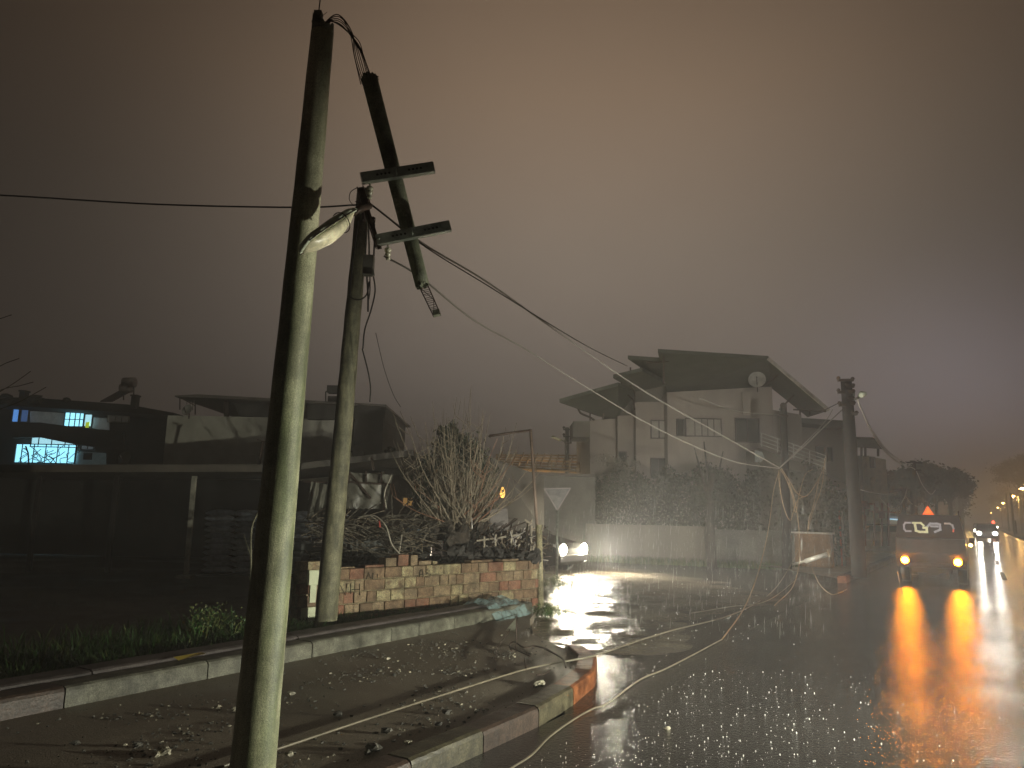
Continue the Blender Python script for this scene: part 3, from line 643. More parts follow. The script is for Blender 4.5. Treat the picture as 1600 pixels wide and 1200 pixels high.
for (x, y, h, lab) in ((383, 985, 1.05, 'thin bare sapling in the yard left of the thick pole'),):
    b_ = G(x, y, .06); mb = MB(); mb.tube(smooth([b_, T(0, 900, b_)+Vector((.02, 0, 0)), T(0, 830, b_)+Vector((-.02, 0, 0)), T(0, 800, b_)+Vector((.05, 0, 0))], 5), .012, 6)
    mb.tube([T(0, 905, b_), T(0, 845, b_)+Vector((.16, 0, 0))], .007, 5); mb.tube([T(0, 870, b_), T(0, 835, b_)+Vector((-.12, 0, 0))], .006, 5)
    one('sapling', mb, wood, lab, 'sapling')

# ------------------------------------------------------------------ bent pipe post and give way sign
b_ = G(845, 945, .06); tp = P(829, 671, b_.y)
t = thing('pipe_post', 'tall rusty pipe post bent at right angles at its top beside the brick wall', 'post', b_)
MB().tube([b_+Vector((0, 0, -.1)), P(842, 820, b_.y-.02)], .055, 12).build('sleeve', mat('old_post', (.30, .27, .16), .6, var=.4, scale=12, bump=.4), t)
mb = MB(); mb.tube([P(843, 880, b_.y), P(829, 671, b_.y)], .028, 10); mb.build('upright', mat('brown_pipe', (.16, .115, .085), .55, .3, var=.3), t)
mb = MB(); mb.tube([P(830, 672, b_.y), P(765, 681, b_.y-.3)], .022, 8); mb.build('arm', rust, t)
b_ = G(870, 908, 0)
t = thing('give_way_sign', 'inverted triangular sign seen with a scuffed grey face on a thin post', 'road sign', b_)
mb = MB(); mb.tube([b_, P(871, 790, b_.y)], .03, 10); mb.build('post', steel, t)
Y = b_.y-.05; tri = [P(849, 763, Y), P(893, 762, Y), P(871, 799, Y)]
MB().prism(tri, (0, .012, 0)).build('sign_plate', mat('sign_back', (.17, .165, .145), .45, .2, col2=(.07, .066, .06), scale=5), t)
c = (tri[0]+tri[1]+tri[2])/3; mb = MB()
for i in range(3):
    a0, a1 = tri[i], tri[(i+1) % 3]; mb.add([a0+Vector((0, -.005, 0)), a1+Vector((0, -.005, 0)), c.lerp(a1, .86)+Vector((0, -.005, 0)), c.lerp(a0, .86)+Vector((0, -.005, 0))], [(0, 1, 2, 3)])
mb.build('sign_rim', mat('sign_rim', (.22, .19, .17), .45, var=.1), t)

# ------------------------------------------------------------------ bare pollard, stump, evergreen
tw = mat('twig', (.20, .165, .115), .7, var=.3, scale=6); twr = mat('twig_red', (.27, .14, .085), .65, var=.3, scale=6); bark = mat('bark', (.045, .036, .026), .85, var=.4, scale=15, bump=.8, bscale=40)
b_ = Vector((P(713, 860, 14.2).x, 14.2, .06)); head = P(715, 822, 14.2)
t = thing('pollarded_tree', 'bare pollarded tree fanning long thin shoots above the brick wall', 'tree', b_)
mb = MB(); mb.tube([b_, b_.lerp(head, .5)+Vector((.03, 0, 0)), head, head+Vector((0, 0, .08))], [.20, .17, .24, .12], 12)
for i in range(30): mb.blob(head+Vector((random.gauss(0, .22), random.gauss(0, .15), random.gauss(-.12, .13))), random.uniform(.05, .13), jit=.4)
for x_, y_ in ((-.30, .1), (.25, .05), (-.15, -.1)): mb.tube([head-Vector((0, 0, .25)), head+Vector((x_, y_, .1))], [.09, .05], 8)
mb.build('trunk', bark, t)
m1_, m2_ = MB(), MB()
for i in range(105):
    a_ = random.gauss(0, .54); dpt = random.gauss(0, .35); ln = random.uniform(1.0, 2.45)*(1-.18*abs(a_)); m_ = m2_ if random.random() < .13 else m1_
    s0 = head+Vector((random.gauss(0, .17), random.gauss(0, .12), random.uniform(-.1, .1)))
    dr_ = Vector((math.sin(a_), dpt, math.cos(a_))).normalized(); cv = Vector((-a_*.25, 0, .22))
    pts = [s0+dr_*ln*u+cv*ln*u*u*.5+Vector((random.gauss(0, .02), 0, 0)) for u in (0, .25, .5, .75, 1)]
    r0 = random.uniform(.008, .017); m_.tube(smooth(pts, 3), [r0*(1-.75*k/12) for k in range(13)], 5)
    for q in range(random.randint(1, 4)):
        u = random.uniform(.25, .85); k0 = s0+dr_*ln*u+cv*ln*u*u*.5; sd_ = random.choice([-1, 1]); l2 = random.uniform(.15, .5)
        m_.tube([k0, k0+Vector((sd_*l2*.5, random.gauss(0, .1), l2*.35)), k0+Vector((sd_*l2*.65, random.gauss(0, .15), l2*.9))], [.006, .0045, .003], 4)
m1_.build('shoots', tw, t); m2_.build('reddish_shoots', twr, t)
ever = mat('evergreen_leaf', (.022, .030, .014), .7, var=.45, scale=2)
def cloud(mb, c, rad, n, sz, up=0, mi=0, holes=.25, clumps=None):
    c = Vector(c); cl = clumps or max(6, n//130); cs_ = []
    for i in range(cl):
        v = Vector((random.gauss(0, 1), random.gauss(0, 1), random.gauss(0, 1))).normalized()*random.uniform(.35, .95); cs_.append((Vector((v.x*rad[0], v.y*rad[1], v.z*rad[2])), random.uniform(.17, .33)))
    for i in range(n):
        q, s = random.choice(cs_); v = Vector((random.gauss(0, .5), random.gauss(0, .5), random.gauss(0, .5)))
        mb.leaf(c+q+Vector((v.x*rad[0]*s, v.y*rad[1]*s, v.z*rad[2]*s)), sz*random.uniform(.6, 1.4), mi, up)
cc = P(712, 755, 18); 
t = thing('evergreen_bush', 'rounded dark evergreen behind the bare pollarded shoots', 'shrub', (cc.x, 18, .06))
mb = MB(); cloud(mb, cc+Vector((0, 0, -.1)), (1.0, .9, 1.4), 15000, .055, 1.5, clumps=90); cloud(mb, P(700, 690, 18), (.45, .5, .45), 3500, .035, 2.5)
mb.build('foliage', ever, t); MB().tube([Vector((cc.x, 18, .06)), cc], [.12, .06], 8).build('trunk', bark, t)
cc = P(612, 708, 22); mb = MB(); cloud(mb, cc, (.5, .4, .35), 500, .06); t = thing('small_tree', 'small dark treetop between flat roofed house and evergreen', 'tree', (cc.x, 22, .06))
mb.build('foliage', ever, t); MB().tube([Vector((cc.x, 22, .06)), cc], [.08, .04], 7).build('trunk', bark, t)
# bare branches at far left edge
b_ = Vector((P(-60, 700, 12).x, 12, .06)); t = thing('bare_tree', 'bare tree whose thin branches reach in at the left edge', 'tree', b_)
mb = MB(); mb.tube([b_, P(-60, 640, 12)], [.14, .08], 9); mb.build('trunk', bark, t)
mb = MB()
for pts in ([(-60, 650), (-10, 618), (20, 600), (48, 580)], [(-60, 640), (0, 610), (30, 603), (52, 597)], [(-40, 600), (0, 572), (30, 560)], [(-60, 660), (20, 632), (45, 620), (72, 605)], [(-50, 500), (-10, 500), (18, 492)], [(-60, 640), (-50, 500)]):
    mb.tube(smooth([P(x, y, 12) for x, y in pts], 4), .007, 5)
mb.build('branches', bark, t)

# ------------------------------------------------------------------ yard: open shed with sacks, scrap
def wallm(n, c, c2=None, **k): return mat(n, c, .85, col2=c2, var=.25, scale=1.2, bump=.3, bscale=20, **k)
shed = thing('open_shed', 'long dark open shed with a thin flat roof over stacked sacks', 'shed', (-8, 18, .06))
eL, eM, eR = P(-120, 738, 15.5), P(440, 737, 16.5), P(645, 712, 17.2)
mb = MB(); th = .14
q = [eL, eM, eM+Vector((-1, 6, .1)), eL+Vector((-2, 7, .1))]; mb.prism(q, (0, 0, .16)); q = [eM, eR, eR+Vector((0, 4, -.05)), eM+Vector((-1, 6, .1))]; mb.prism(q, (0, 0, .14))
mb.build('roof', mat('shed_roof', (.07, .06, .048), .6, var=.3, scale=3), shed)
mb = MB(); mb.box((-16, 23.4, 1.3), (26, .15, 2.4)); mb.build('back_wall', wallm('shed_wall', (.02, .019, .017)), shed)
steelp = mat('post_steel', (.34, .33, .27), .5, .3, var=.25, scale=10)
for px, py0, py1, m_ in ((290, 742, 903, steelp), (178, 742, 860, darkwood), (56, 742, 880, darkwood)):
    b_ = G(px, py1, .06) if px == 290 else Vector((P(px, 800, 18).x, 18, .06)); tp = T(0, 744, b_)
    if px == 290: tp = P(304, 744, b_.y)
    MB().bar(b_, tp, .09, .09).build('post', m_, shed)
    if px == 290: MB().box(b_+Vector((0, 0, .03)), (.3, .3, .06)).build('post_foot', steelp, shed)
# sacks: countable, every sack a thing
sm_ = mat('sack_plastic', (.30, .33, .38), .3, var=.35, scale=7, bump=.7, bscale=14)
proto = MB(); seg = 12
vs = []; nxx, nyy = 8, 5
me = None
def sack_mesh():
    m = MB(); K = 12; rows = []
    for i in range(9):
        u = i/8*2-1; hw = .19*(1-.25*abs(u)**3); hz = .075*(1-abs(u)**3*.75)
        for k in range(K):
            a_ = 2*math.pi*k/K; j = random.uniform(-.008, .008); rows.append(Vector((u*.34, math.copysign(abs(math.cos(a_))**.7, math.cos(a_))*hw+j, math.copysign(abs(math.sin(a_))**.8, math.sin(a_))*hz+j)))
    fs = [(i*K+k, i*K+(k+1) % K, (i+1)*K+(k+1) % K, (i+1)*K+k) for i in range(8) for k in range(K)]+[list(range(K))[::-1], [8*K+k for k in range(K)]]
    return m.add(rows, [f[::-1] for f in fs], 0, True)
sackp = None; x0 = P(320, 860, 18.2).x; x1 = P(520, 860, 18.2).x; ncol = int((x1-x0)/.68)+1
for c_ in range(ncol):
    for r_ in range(11):
        if sackp is None: o = sackp = sack_mesh().build('sack', sm_)
        else: o = sackp.copy(); COL.objects.link(o)
        o.location = (x0+.34+c_*.68+random.uniform(-.03, .03), 18.2+random.uniform(-.05, .05), .16+r_*.135); o.rotation_euler = (0, random.uniform(-.03, .03), random.choice([0, math.pi])+random.uniform(-.06, .06)); o.scale = (1, 1, 1.05)
        colname = ['first stack beside the steel post', 'second stack from the steel post', 'third stack, half behind the thick pole', 'fourth stack, right of the thick pole', 'fifth stack, left of the wooden pole'][min(c_, 4)]
        rowname = 'lowest,second lowest,third from the ground,fourth from the ground,fifth from the ground,middle,fifth from the top,fourth from the top,third from the top,second from the top,topmost'.split(',')[r_]
        tag(o, 'grey sack, %s, %s' % (rowname, colname), 'sack', 'sacks stacked under the shed')
mb = MB(); mb.box(((x0+x1)/2, 18.2, .085), (x1-x0, .9, .05)); one('pallet', mb, darkwood, 'dark wooden pallet under the stacked sacks', 'pallet')
# concrete house behind shed
plaster = mat('grey_plaster', (.34, .33, .27), .85, col2=(.46, .45, .38), scale=1.3, bump=.3, bscale=12)
dkpl = mat('dark_plaster', (.05, .048, .042), .85, var=.3, scale=2)
def block(mb, xl, yl, xr, yr, Yl, Yr, depth, zb=0.0, mi=0):
    a_, b__ = P(xl, yl, Yl), P(xr, yr, Yr)
    q = [Vector((a_.x, a_.y, zb)), Vector((b__.x, b__.y, zb)), b__, a_]; mb.prism(q, (0, depth, 0), mi); return a_, b__
h = thing('flat_roofed_house', 'bare grey plastered house with a roof canopy behind the open shed', 'house', (-6, 25, .06))
mb = MB(); block(mb, 262, 649, 560, 655, 24, 24, 6); mb.build('wall', plaster, h)
mb = MB(); block(mb, 556, 632, 600, 636, 23.6, 23.6, 5, zb=P(0, 715, 23.6).z); mb.prism([P(480, 630, 23.7), P(603, 634, 23.7), P(601, 655, 23.7), P(480, 655, 23.7)], (0, 4, 0)); mb.build('upper_room', dkpl, h)
mb = MB(); mb.prism([P(273, 618, 23.5), P(310, 616, 23.5), P(603, 632, 23.5), P(603, 635, 23.5), P(310, 621, 23.5), P(273, 620, 23.5)], (0, 6, 0)); mb.build('canopy', mat('canopy_sheet', (.13, .115, .10), .5, var=.2), h)
mb = MB(); mb.prism([P(362, 625, 24.5), P(440, 628, 24.5), P(440, 652, 24.5), P(374, 650, 24.5)], (0, .1, 0)); mb.build('canvas_screen', dkpl, h)
mb = MB()
for x, y0, y1, r in ((281, 620, 640, .03), (305, 620, 648, .03), (354, 624, 652, .13), (420, 630, 652, .03), (292, 620, 632, .015), (297, 620, 636, .015), (301, 620, 641, .015)): mb.bar(P(x, y1, 24.2), P(x, y0, 24.2), r, r)
mb.bar(P(281, 621, 24.2), P(305, 634, 24.2), .03, .03); mb.bar(P(480, 645, 23.6), P(480, 633, 23.6), .03, .03); mb.build('canopy_post', rust, h)
MB().box(P(525, 628, 25.5), (.5, .4, .35)).build('chimney', dkpl, h); MB().box(P(524, 609, 25.5), (.5, .4, .25)).build('roof_box', dkpl, h); mb = MB(); mb.bar(P(509, 628, 25), P(509, 612, 25), .04, .04); mb.bar(P(509, 612, 25), P(518, 612, 25), .04, .04); mb.build('roof_bracket', dkpl, h)
def dish(c, r, facing, lab, m_, par=None):
    f_ = Vector(facing).normalized(); m = MB(); prof = [(r*k/6, r*.22*(k/6)**2) for k in range(7)]
    s1_ = f_.orthogonal().normalized(); s2_ = f_.cross(s1_); K = 20; vs = [c+f_*h_+(s1_*math.cos(2*math.pi*k/K)+s2_*math.sin(2*math.pi*k/K))*max(r_, .001) for r_, h_ in prof for k in range(K)]
    vs2 = [v-f_*.015 for v in vs]; fs = [(i*K+k, i*K+(k+1) % K, (i+1)*K+(k+1) % K, (i+1)*K+k) for i in range(6) for k in range(K)]
    m.add(vs, fs, 0, True); m.add(vs2, [f[::-1] for f in fs], 0, True); tt_ = thing('satellite_dish', lab, 'satellite dish', c-Vector((0, 0, r*1.3)))
    m.build('dish', m_, tt_); m = MB(); m.tube([c-f_*.02, c-f_*.1, c-f_*.1-Vector((0, 0, r*1.3))], .02, 6); m.tube([c-Vector((0, 0, r*.9)), c+f_*r*.9], .012, 5); m.blob(c+f_*r*.9, .03, jit=.1); m.build('mount', rust, tt_)
dm = mat('dish_grey', (.30, .30, .27), .45, var=.2, scale=6)
dish(P(555, 711, 20), .26, (-.2, -1, .35), 'pale satellite dish right of the wooden pole', dm)
dish(P(293, 641, 23.3), .18, (-.3, -1, .3), 'small satellite dish on top of the grey plastered wall', dm)
# dark pole stub with lamp on roof
mb = MB(); mb.tube([P(404, 727, 18), P(411, 690, 18)], .035, 7); mb.bar(P(402, 687, 18), P(416, 691, 18), .06, .03); mb.prism([P(398, 728, 17.8), P(420, 723, 17.8), P(420, 730, 17.8)], (0, .3, 0)); one('roof_bracket', mb, rust, 'small leaning T shaped bracket on the shed roof', 'bracket')
# house with lit windows, far left
hb = thing('dark_house', 'dark house at far left with blue white lit windows on two storeys', 'house', (-20, 30, .06))
YH = 30; hw = wallm('house_dark', (.045, .04, .034)); mb = MB()
block(mb, -80, 634, 268, 645, YH+1.2, YH+1.2, 9); mb.build('wall', hw, hb)
mb = MB(); mb.prism([P(-80, 618, YH-.6), P(60, 622, YH-.6), P(200, 632, YH-.6), P(272, 645, YH-.6), P(272, 649, YH-.6), P(20, 634, YH-.6), P(-80, 628, YH-.6)], (0, 9, .0)); mb.build('roof', mat('roof_dark', (.02, .018, .016), .8), hb)
mb = MB(); a_ = P(20, 663, YH-.3)
mb.prism([P(18, 661, YH), P(60, 660, YH), P(125, 668, YH), P(192, 674, YH), P(192, 704, YH), P(120, 695, YH), P(60, 683, YH), P(18, 684, YH)], (0, .2, 0)); mb.build('balcony_parapet', hw, hb)
glow = mat('lit_window_glow', (.6, .7, .8), .5, var=.1, emit=(.30, .78, 1.0), estr=1.7)
glow2 = mat('lit_curtain_glow', (.5, .6, .65), .5, var=.2, emit=(.42, .80, .92), estr=1.1, scale=3)
dim = mat('dim_glow', (.3, .3, .3), .6, emit=(.16, .20, .22), estr=.28)
dimw = mat('room_wall_glow', (.3, .3, .28), .7, emit=(.15, .17, .17), estr=.20)  # wall panels emit: the light on them is put in as glow
fr = mat('window_frame', (.10, .12, .12), .5)
def win(par, pts, Y, m_, bars_x=(), bars_y=(), fw_=.035, fm=None, name='window'):
    """pts: x0,y0,x1,y1 in the picture plane at depth Y; frame, pane sub-part and mullions"""
    x0_, y0_, x1_, y1_ = pts; q = [P(x0_, y1_, Y), P(x1_, y1_, Y), P(x1_, y0_, Y), P(x0_, y0_, Y)]
    xa, xb = (q[0].x+q[3].x)/2, (q[1].x+q[2].x)/2; za, zb_ = (q[0].z+q[1].z)/2, (q[2].z+q[3].z)/2; m = MB(); f_ = fw_; YY = Y-.02
    for (cx, cz, sx, sz) in (((xa+xb)/2, zb_+f_/2, xb-xa+2*f_, f_), ((xa+xb)/2, za-f_/2, xb-xa+2*f_, f_), (xa-f_/2, (za+zb_)/2, f_, zb_-za), (xb+f_/2, (za+zb_)/2, f_, zb_-za)): m.box((cx, YY, cz), (sx, .08, sz))
    for bx in bars_x: m.box((xa+(xb-xa)*bx, YY, (za+zb_)/2), (f_*.8, .05, zb_-za-.002))
    for by in bars_y: m.box(((xa+xb)/2, YY+.002, za+(zb_-za)*by), (xb-xa-.002, .045, f_*.8))
    o = m.build(name, fm or fr, par); MB().box(((xa+xb)/2, YY+.012, (za+zb_)/2), (xb-xa-.004, .012, zb_-za-.004)).build('pane', m_, o); return o
win(hb, (102, 645, 131, 666), YH+.9, glow, (.25, .55, .8), (.5,)); win(hb, (133, 648, 144, 666), YH+.88, glow2)
win(hb, (21, 636, 30, 659), YH+.9, mat('blue_glow', (.2, .3, .6), .5, emit=(.10, .30, .75), estr=.9)); win(hb, (34, 637, 45, 659), YH+.9, mat('blue_glow2', (.2, .3, .6), .5, emit=(.05, .11, .26), estr=.6))
win(hb, (50, 684, 123, 698), YH+.9, glow2, (.15, .43, .72)); win(hb, (25, 695, 118, 723), YH+.88, glow, (.1, .3, .5, .7, .88))
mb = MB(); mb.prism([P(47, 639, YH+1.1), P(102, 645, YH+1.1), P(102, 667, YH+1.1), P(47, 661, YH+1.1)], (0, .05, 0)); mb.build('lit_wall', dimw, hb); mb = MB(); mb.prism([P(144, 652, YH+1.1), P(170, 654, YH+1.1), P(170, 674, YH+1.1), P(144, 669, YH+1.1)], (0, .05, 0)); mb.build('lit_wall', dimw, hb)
win(hb, (128, 693, 147, 702), YH+.9, dim, (.5,)); win(hb, (170, 650, 201, 659), YH+.9, mat('dim2', (.1, .1, .1), .6, emit=(.05, .045, .035), estr=.3), (.33, .66), fm=mat('lit_frame', (.4, .4, .36), .6))
mb = MB(); mb.prism([P(118, 705, YH+1.0), P(165, 708, YH+1.0), P(165, 727, YH+1.0), P(112, 727, YH+1.0)], (0, .05, 0)); mb.build('dim_wall', mat('dim_wall_glow', (.2, .22, .22), .7, emit=(.06, .085, .085), estr=.3), hb)  # this wall panel emits too, in place of light falling on it
mb = MB(); mb.box(P(137, 713, YH+.7), (.32, .1, .28)); mb.build('air_conditioner', blackm, hb)
mb = MB(); mb.prism([P(134, 660, YH+.8), P(139, 659, YH+.8), P(138, 668, YH+.8), P(133, 668, YH+.8)], (0, .05, 0)); mb.build('yellow_cloth', mat('yellow_cloth_glow', (.7, .8, .1), .6, emit=(.6, .8, .05), estr=.6), hb)  # cloth emits weakly; its lit look is put into the material
# bare vine in front of the lit window
mb = MB()
for k in range(15):
    x = random.uniform(28, 118); y = 723; pts = [(x, y)]
    for q in range(4): x += random.uniform(-12, 12); y -= random.uniform(2, 8); pts.append((x, y))
    mb.tube(smooth([P(a__, b___, YH+.3) for a__, b___ in pts], 3), .014, 4)
mb.tube([P(45, 728, YH+.3), P(44, 708, YH+.3), P(40, 697, YH+.3)], .03, 5); one('bare_shrub', mb, bark, 'leafless twiggy shrub silhouetted against the lit lower window', 'shrub')
dish(P(196, 717, 28), .30, (-.3, -1, .3), 'satellite dish right of the lit lower window', mat('dish_dark', (.14, .15, .14), .5))
# solar water heater
p0 = P(180, 624, YH)
t = thing('solar_water_heater', 'solar water heater with two pale tanks on the dark house roof', 'water heater', P(185, 628, YH))
mb = MB(); mb.prism([P(156, 628, YH), P(176, 628, YH), P(207, 611, YH+1), P(187, 611, YH+1)], (0, .05, .06)); mb.build('panel', mat('solar_panel', (.06, .06, .06), .3), t)
tk = mat('tank_metal', (.30, .26, .24), .45, .2)
for x0_, x1_, y_ in ((189, 206, 607), (193, 211, 598)): MB().tube([P(x0_, y_, YH+1), P(x1_, y_-.5, YH+1)], .22 if y_ < 600 else .2, 14).build('tank', tk, t)
mb = MB(); mb.bar(P(209, 632, YH+1), P(209, 597, YH+1), .04, .04); mb.bar(P(193, 625, YH+1), P(193, 612, YH+1), .04, .04); mb.build('stand', rust, t)
for i, (x, y, lab) in enumerate(((211, 629, 'square chimney right of the solar water heater'), (37, 622, 'square chimney at the left of the dark house roof'))):
    mb = MB(); b_ = P(x, y, YH-.7); mb.box(b_, (.20, .3, .5)); mb.box(b_+Vector((0, 0, .27)), (.26, .36, .06)); one('chimney_stack', mb, dkpl, lab, 'chimney')
mb = MB()
for x, y, r in ((55, 624, .28), (62, 626, .2), (104, 625, .16), (10, 624, .35)): mb.blob(P(x, y, YH-.6), (r, r, r*.7), jit=.3)
one('roof_clutter', mb, dkpl, 'dark lumps of clutter along the dark house roof', 'clutter')

# ---- scrap yard between the poles and the pollard
tarp = mat('grey_tarp', (.10, .098, .078), .5, col2=(.17, .165, .135), scale=4, bump=.5, bscale=8); tarp2 = mat('pale_tarp', (.14, .135, .11), .45, var=.35, scale=3, bump=.5, bscale=6)
def drape(corn, lab, m_, Y, name='tarpaulin', cat='tarpaulin', amp=.06, nx_=14, ny_=10):
    m = MB(); vs = []
    for j in range(ny_+1):
        for i in range(nx_+1):
            u, v = i/nx_, j/ny_; x = (corn[0][0]*(1-u)+corn[1][0]*u)*(1-v)+(corn[3][0]*(1-u)+corn[2][0]*u)*v; y = (corn[0][1]*(1-u)+corn[1][1]*u)*(1-v)+(corn[3][1]*(1-u)+corn[2][1]*u)*v
            vs.append(P(x, y, Y+amp*math.sin(u*15+v*3)+amp*.6*math.sin(u*5-v*9)+amp*.2*random.random()))
    fs = [(j*(nx_+1)+i, j*(nx_+1)+i+1, (j+1)*(nx_+1)+i+1, (j+1)*(nx_+1)+i) for j in range(ny_) for i in range(nx_)]
    m.add(vs, fs, 0, True); m.add([v+Vector((0, .012, 0)) for v in vs], [f[::-1] for f in fs], 0, True); return one(name, m, m_, lab, cat)
drape([(486, 752), (513, 758), (508, 812), (479, 812)], 'folded grey tarpaulin hanging between the two near poles', tarp, 14.5, nx_=20)
drape([(546, 738), (614, 742), (603, 795), (540, 795)], 'taut pale tarpaulin screen under the shed roof end', tarp2, 15.5, amp=.03)
mb = MB()
for a0, a1 in (((545, 740), (545, 755)), ((572, 736), (572, 757)), ((596, 737), (596, 757)), ((541, 753), (612, 757)), ((546, 738), (580, 779)), ((580, 715), (584, 735)), ((603, 757), (600, 800)), ((472, 752), (513, 754))): mb.bar(P(*a0, 15.4), P(*a1, 15.4), .04, .04)
one('rusty_scaffold', mb, rust, 'thin dark scaffold of rods holding the taut pale tarpaulin', 'scaffold')
wf = thing('site_hut', 'dark low hut roof and wall behind the bare pollarded tree', 'hut', (-2, 20, .06))
mb = MB(); mb.prism([P(600, 735, 20), P(655, 712, 20), P(770, 716, 20), P(850, 745, 21), P(850, 830, 21), P(600, 830, 20)], (0, 3, 0)); mb.build('wall', wallm('hut_wall', (.055, .05, .042)), wf)
gw = mat('pale_shed_wall', (.13, .125, .11), .8, var=.2, scale=2)
t = thing('rendered_shed', 'low grey rendered shed wall behind the give way sign', 'shed', (1, 27, 0)); mb = MB(); block(mb, 770, 738, 930, 742, 27, 27.5, 4); mb.build('wall', gw, t)
mb = MB(); mb.prism([P(830, 737, 26.8), P(930, 741, 26.8), P(930, 745, 26.8), P(830, 741, 26.8)], (0, 4, 0)); mb.build('roof_edge', mat('roof_edge', (.09, .08, .07), .7), t)
# glowing amber pergola behind
amber = mat('amber_lit', (.5, .35, .12), .6, emit=(1, .55, .16), estr=.22, scale=3)
t = thing('lit_pergola', 'pergola of thin slats lit amber from beneath, beyond the rendered shed', 'pergola', (3, 34, 0))
mb = MB()
for k in range(13): mb.bar(P(775+k*11.5, 728+math.sin(k)*1.2, 33), P(785+k*11, 706+k*.6, 38), .05, .09)
for k in range(6): mb.bar(P(775, 728-k*3.4, 33+k*.8), P(920, 738-k*5.2, 33+k*.8), .05, .08)
for x in (838, 862, 890, 905): mb.bar(P(x, 741, 33), P(x, 722, 33), .07, .07)
mb.build('slats', mat('pergola_wood', (.30, .22, .12), .7), t)
mb = MB(); block(mb, 800, 729, 925, 737, 36, 36, .3, zb=1.5); mb.build('lit_wall', mat('lit_plaster', (.45, .32, .16), .8), t)
point('pergola_lamp', P(838, 737, 34.6)+Vector((0, 0, -.3)), 40, (1, .62, .22), .1); point('pergola_lamp', P(893, 741, 34.6)+Vector((0, 0, -.3)), 22, (1, .7, .35), .1)
# amber window gaps
for px0, py0, px1, py1, lab in ((562, 714, 583, 728, 'amber lit gap under the dark upper room'), (586, 712, 609, 726, 'amber lit window right of the grey plastered house'), (630, 778, 645, 790, 'small amber lit opening in the hut wall')):
    m = MB(); Yq = 19.9 if px0 > 620 else 22.6; o = thing('lit_opening', lab, 'window', P(px0, py1, Yq)); win(o, (px0, py0, px1, py1), Yq, amber, (.5,), name='frame')
mb = MB(); mb.prism([P(779, 795, 16), P(793, 795, 16), P(795, 830, 16), P(766, 830, 16), P(766, 797, 16)], (0, .4, 0)); one('fridge_box', mb, mat('old_enamel', (.14, .125, .11), .5, var=.3), 'dark boxy cabinet standing right of the pollarded tree', 'cabinet')
drape([(666, 797), (732, 791), (728, 835), (662, 848)], 'pale crumpled sheet draped behind the pollarded tree', mat('pale_sheet', (.55, .48, .36), .6, col2=(.34, .28, .2), scale=4, bump=.6, bscale=8), 15.2, name='draped_sheet', cat='sheet', amp=.05)
mb = MB(); c = P(654, 822, 15.0); mb.lathe(Vector((c.x, c.y, .3)), [(.28, 0), (.29, .05), (.285, .3), (.295, .32), (.285, .35), (.285, .65), (.295, .68), (.28, .98), (.26, 1.0)], (0, 0, 1), 22); one('barrel', mb, mat('blue_barrel', (.09, .12, .15), .4, var=.2), 'blue grey plastic barrel left of the pale sheet', 'barrel')
for i, (x, y, lab) in enumerate(((784, 752, 'hanging amber bulb with a leafy shape, right of the pollarded tree'),)):
    pass
mb = MB(); mb.lathe(P(785, 778, 18), [(.02, 0), (.05, .03), (.07, .1), (.05, .2), (.02, .26)], (0, 0, 1), 10); one('amber_lamp', mb, mat('amber_lamp', (1, .6, .2), .5, emit=(1, .55, .1), estr=1.2), 'small amber lamp glowing right of the pollarded tree', 'lamp')
point('amber_lamp_light', P(785, 785, 17.7), 6, (1, .6, .2))
# branch heap: woven twigs and rods
mb = MB()
for i in range(420):
    x = random.uniform(470, 660); y = random.uniform(808, 868); Yb = random.uniform(12.6, 14.5); an = random.gauss(0, .5); ln = random.uniform(12, 55)
    pts = [P(x, y, Yb), P(x+ln*.5*math.cos(an), y+ln*.5*math.sin(an)-random.uniform(-3, 5), Yb+.1), P(x+ln*math.cos(an), y+ln*math.sin(an), Yb+random.uniform(-.3, .3))]
    mb.tube(smooth(pts, 3), random.uniform(.005, .011), 4, mi=0 if random.random() < .8 else 1)
one('branch_heap', mb, [mat('dead_branch', (.10, .088, .066), .8, var=.4), tw], 'tangled heap of cut branches behind the left part of the brick wall', 'branch heap', kind='stuff')
mb = MB()
for i in range(260):
    x = random.uniform(735, 840); y = random.uniform(825, 880); Yb = random.uniform(13.6, 15); an = random.choice([0, 1.57, .9, -.8])+random.gauss(0, .3); ln = random.uniform(8, 34)
    mb.tube([P(x, y, Yb), P(x+ln*math.cos(an), y+ln*math.sin(an), Yb+.1)], random.uniform(.006, .014), 4, mi=random.choice([0, 0, 0, 1, 2]))
one('scrap_heap', mb, [rust, tw, mat('pale_scrap', (.45, .42, .38), .5)], 'jumble of rods, laths and scrap before the leaning stakes', 'scrap heap', kind='stuff')
mb = MB()
for k, (x0_, y0_, x1_, y1_) in enumerate(((824, 815, 822, 882), (831, 822, 829, 882), (836, 850, 826, 880), (820, 812, 830, 819), (757, 838, 757, 870), (775, 835, 774, 870), (745, 845, 815, 835), (800, 828, 798, 872), (812, 850, 800, 875), (815, 832, 800, 855))):
    mb.bar(P(x0_, y0_, 13.9), P(x1_, y1_, 13.9), .035 if k > 1 else .085, .03)
one('stake_fence', mb, mat('stake_wood', (.26, .23, .17), .75, var=.4, scale=9), 'uneven fence of leaning stakes beside the pipe post', 'fence')
t = thing('bent_rods', 'pale bent rods with a red tip sticking out of the branch heap', 'rods', P(600, 870, 12.7))
pr_ = mat('pale_rod', (.34, .31, .25), .5)
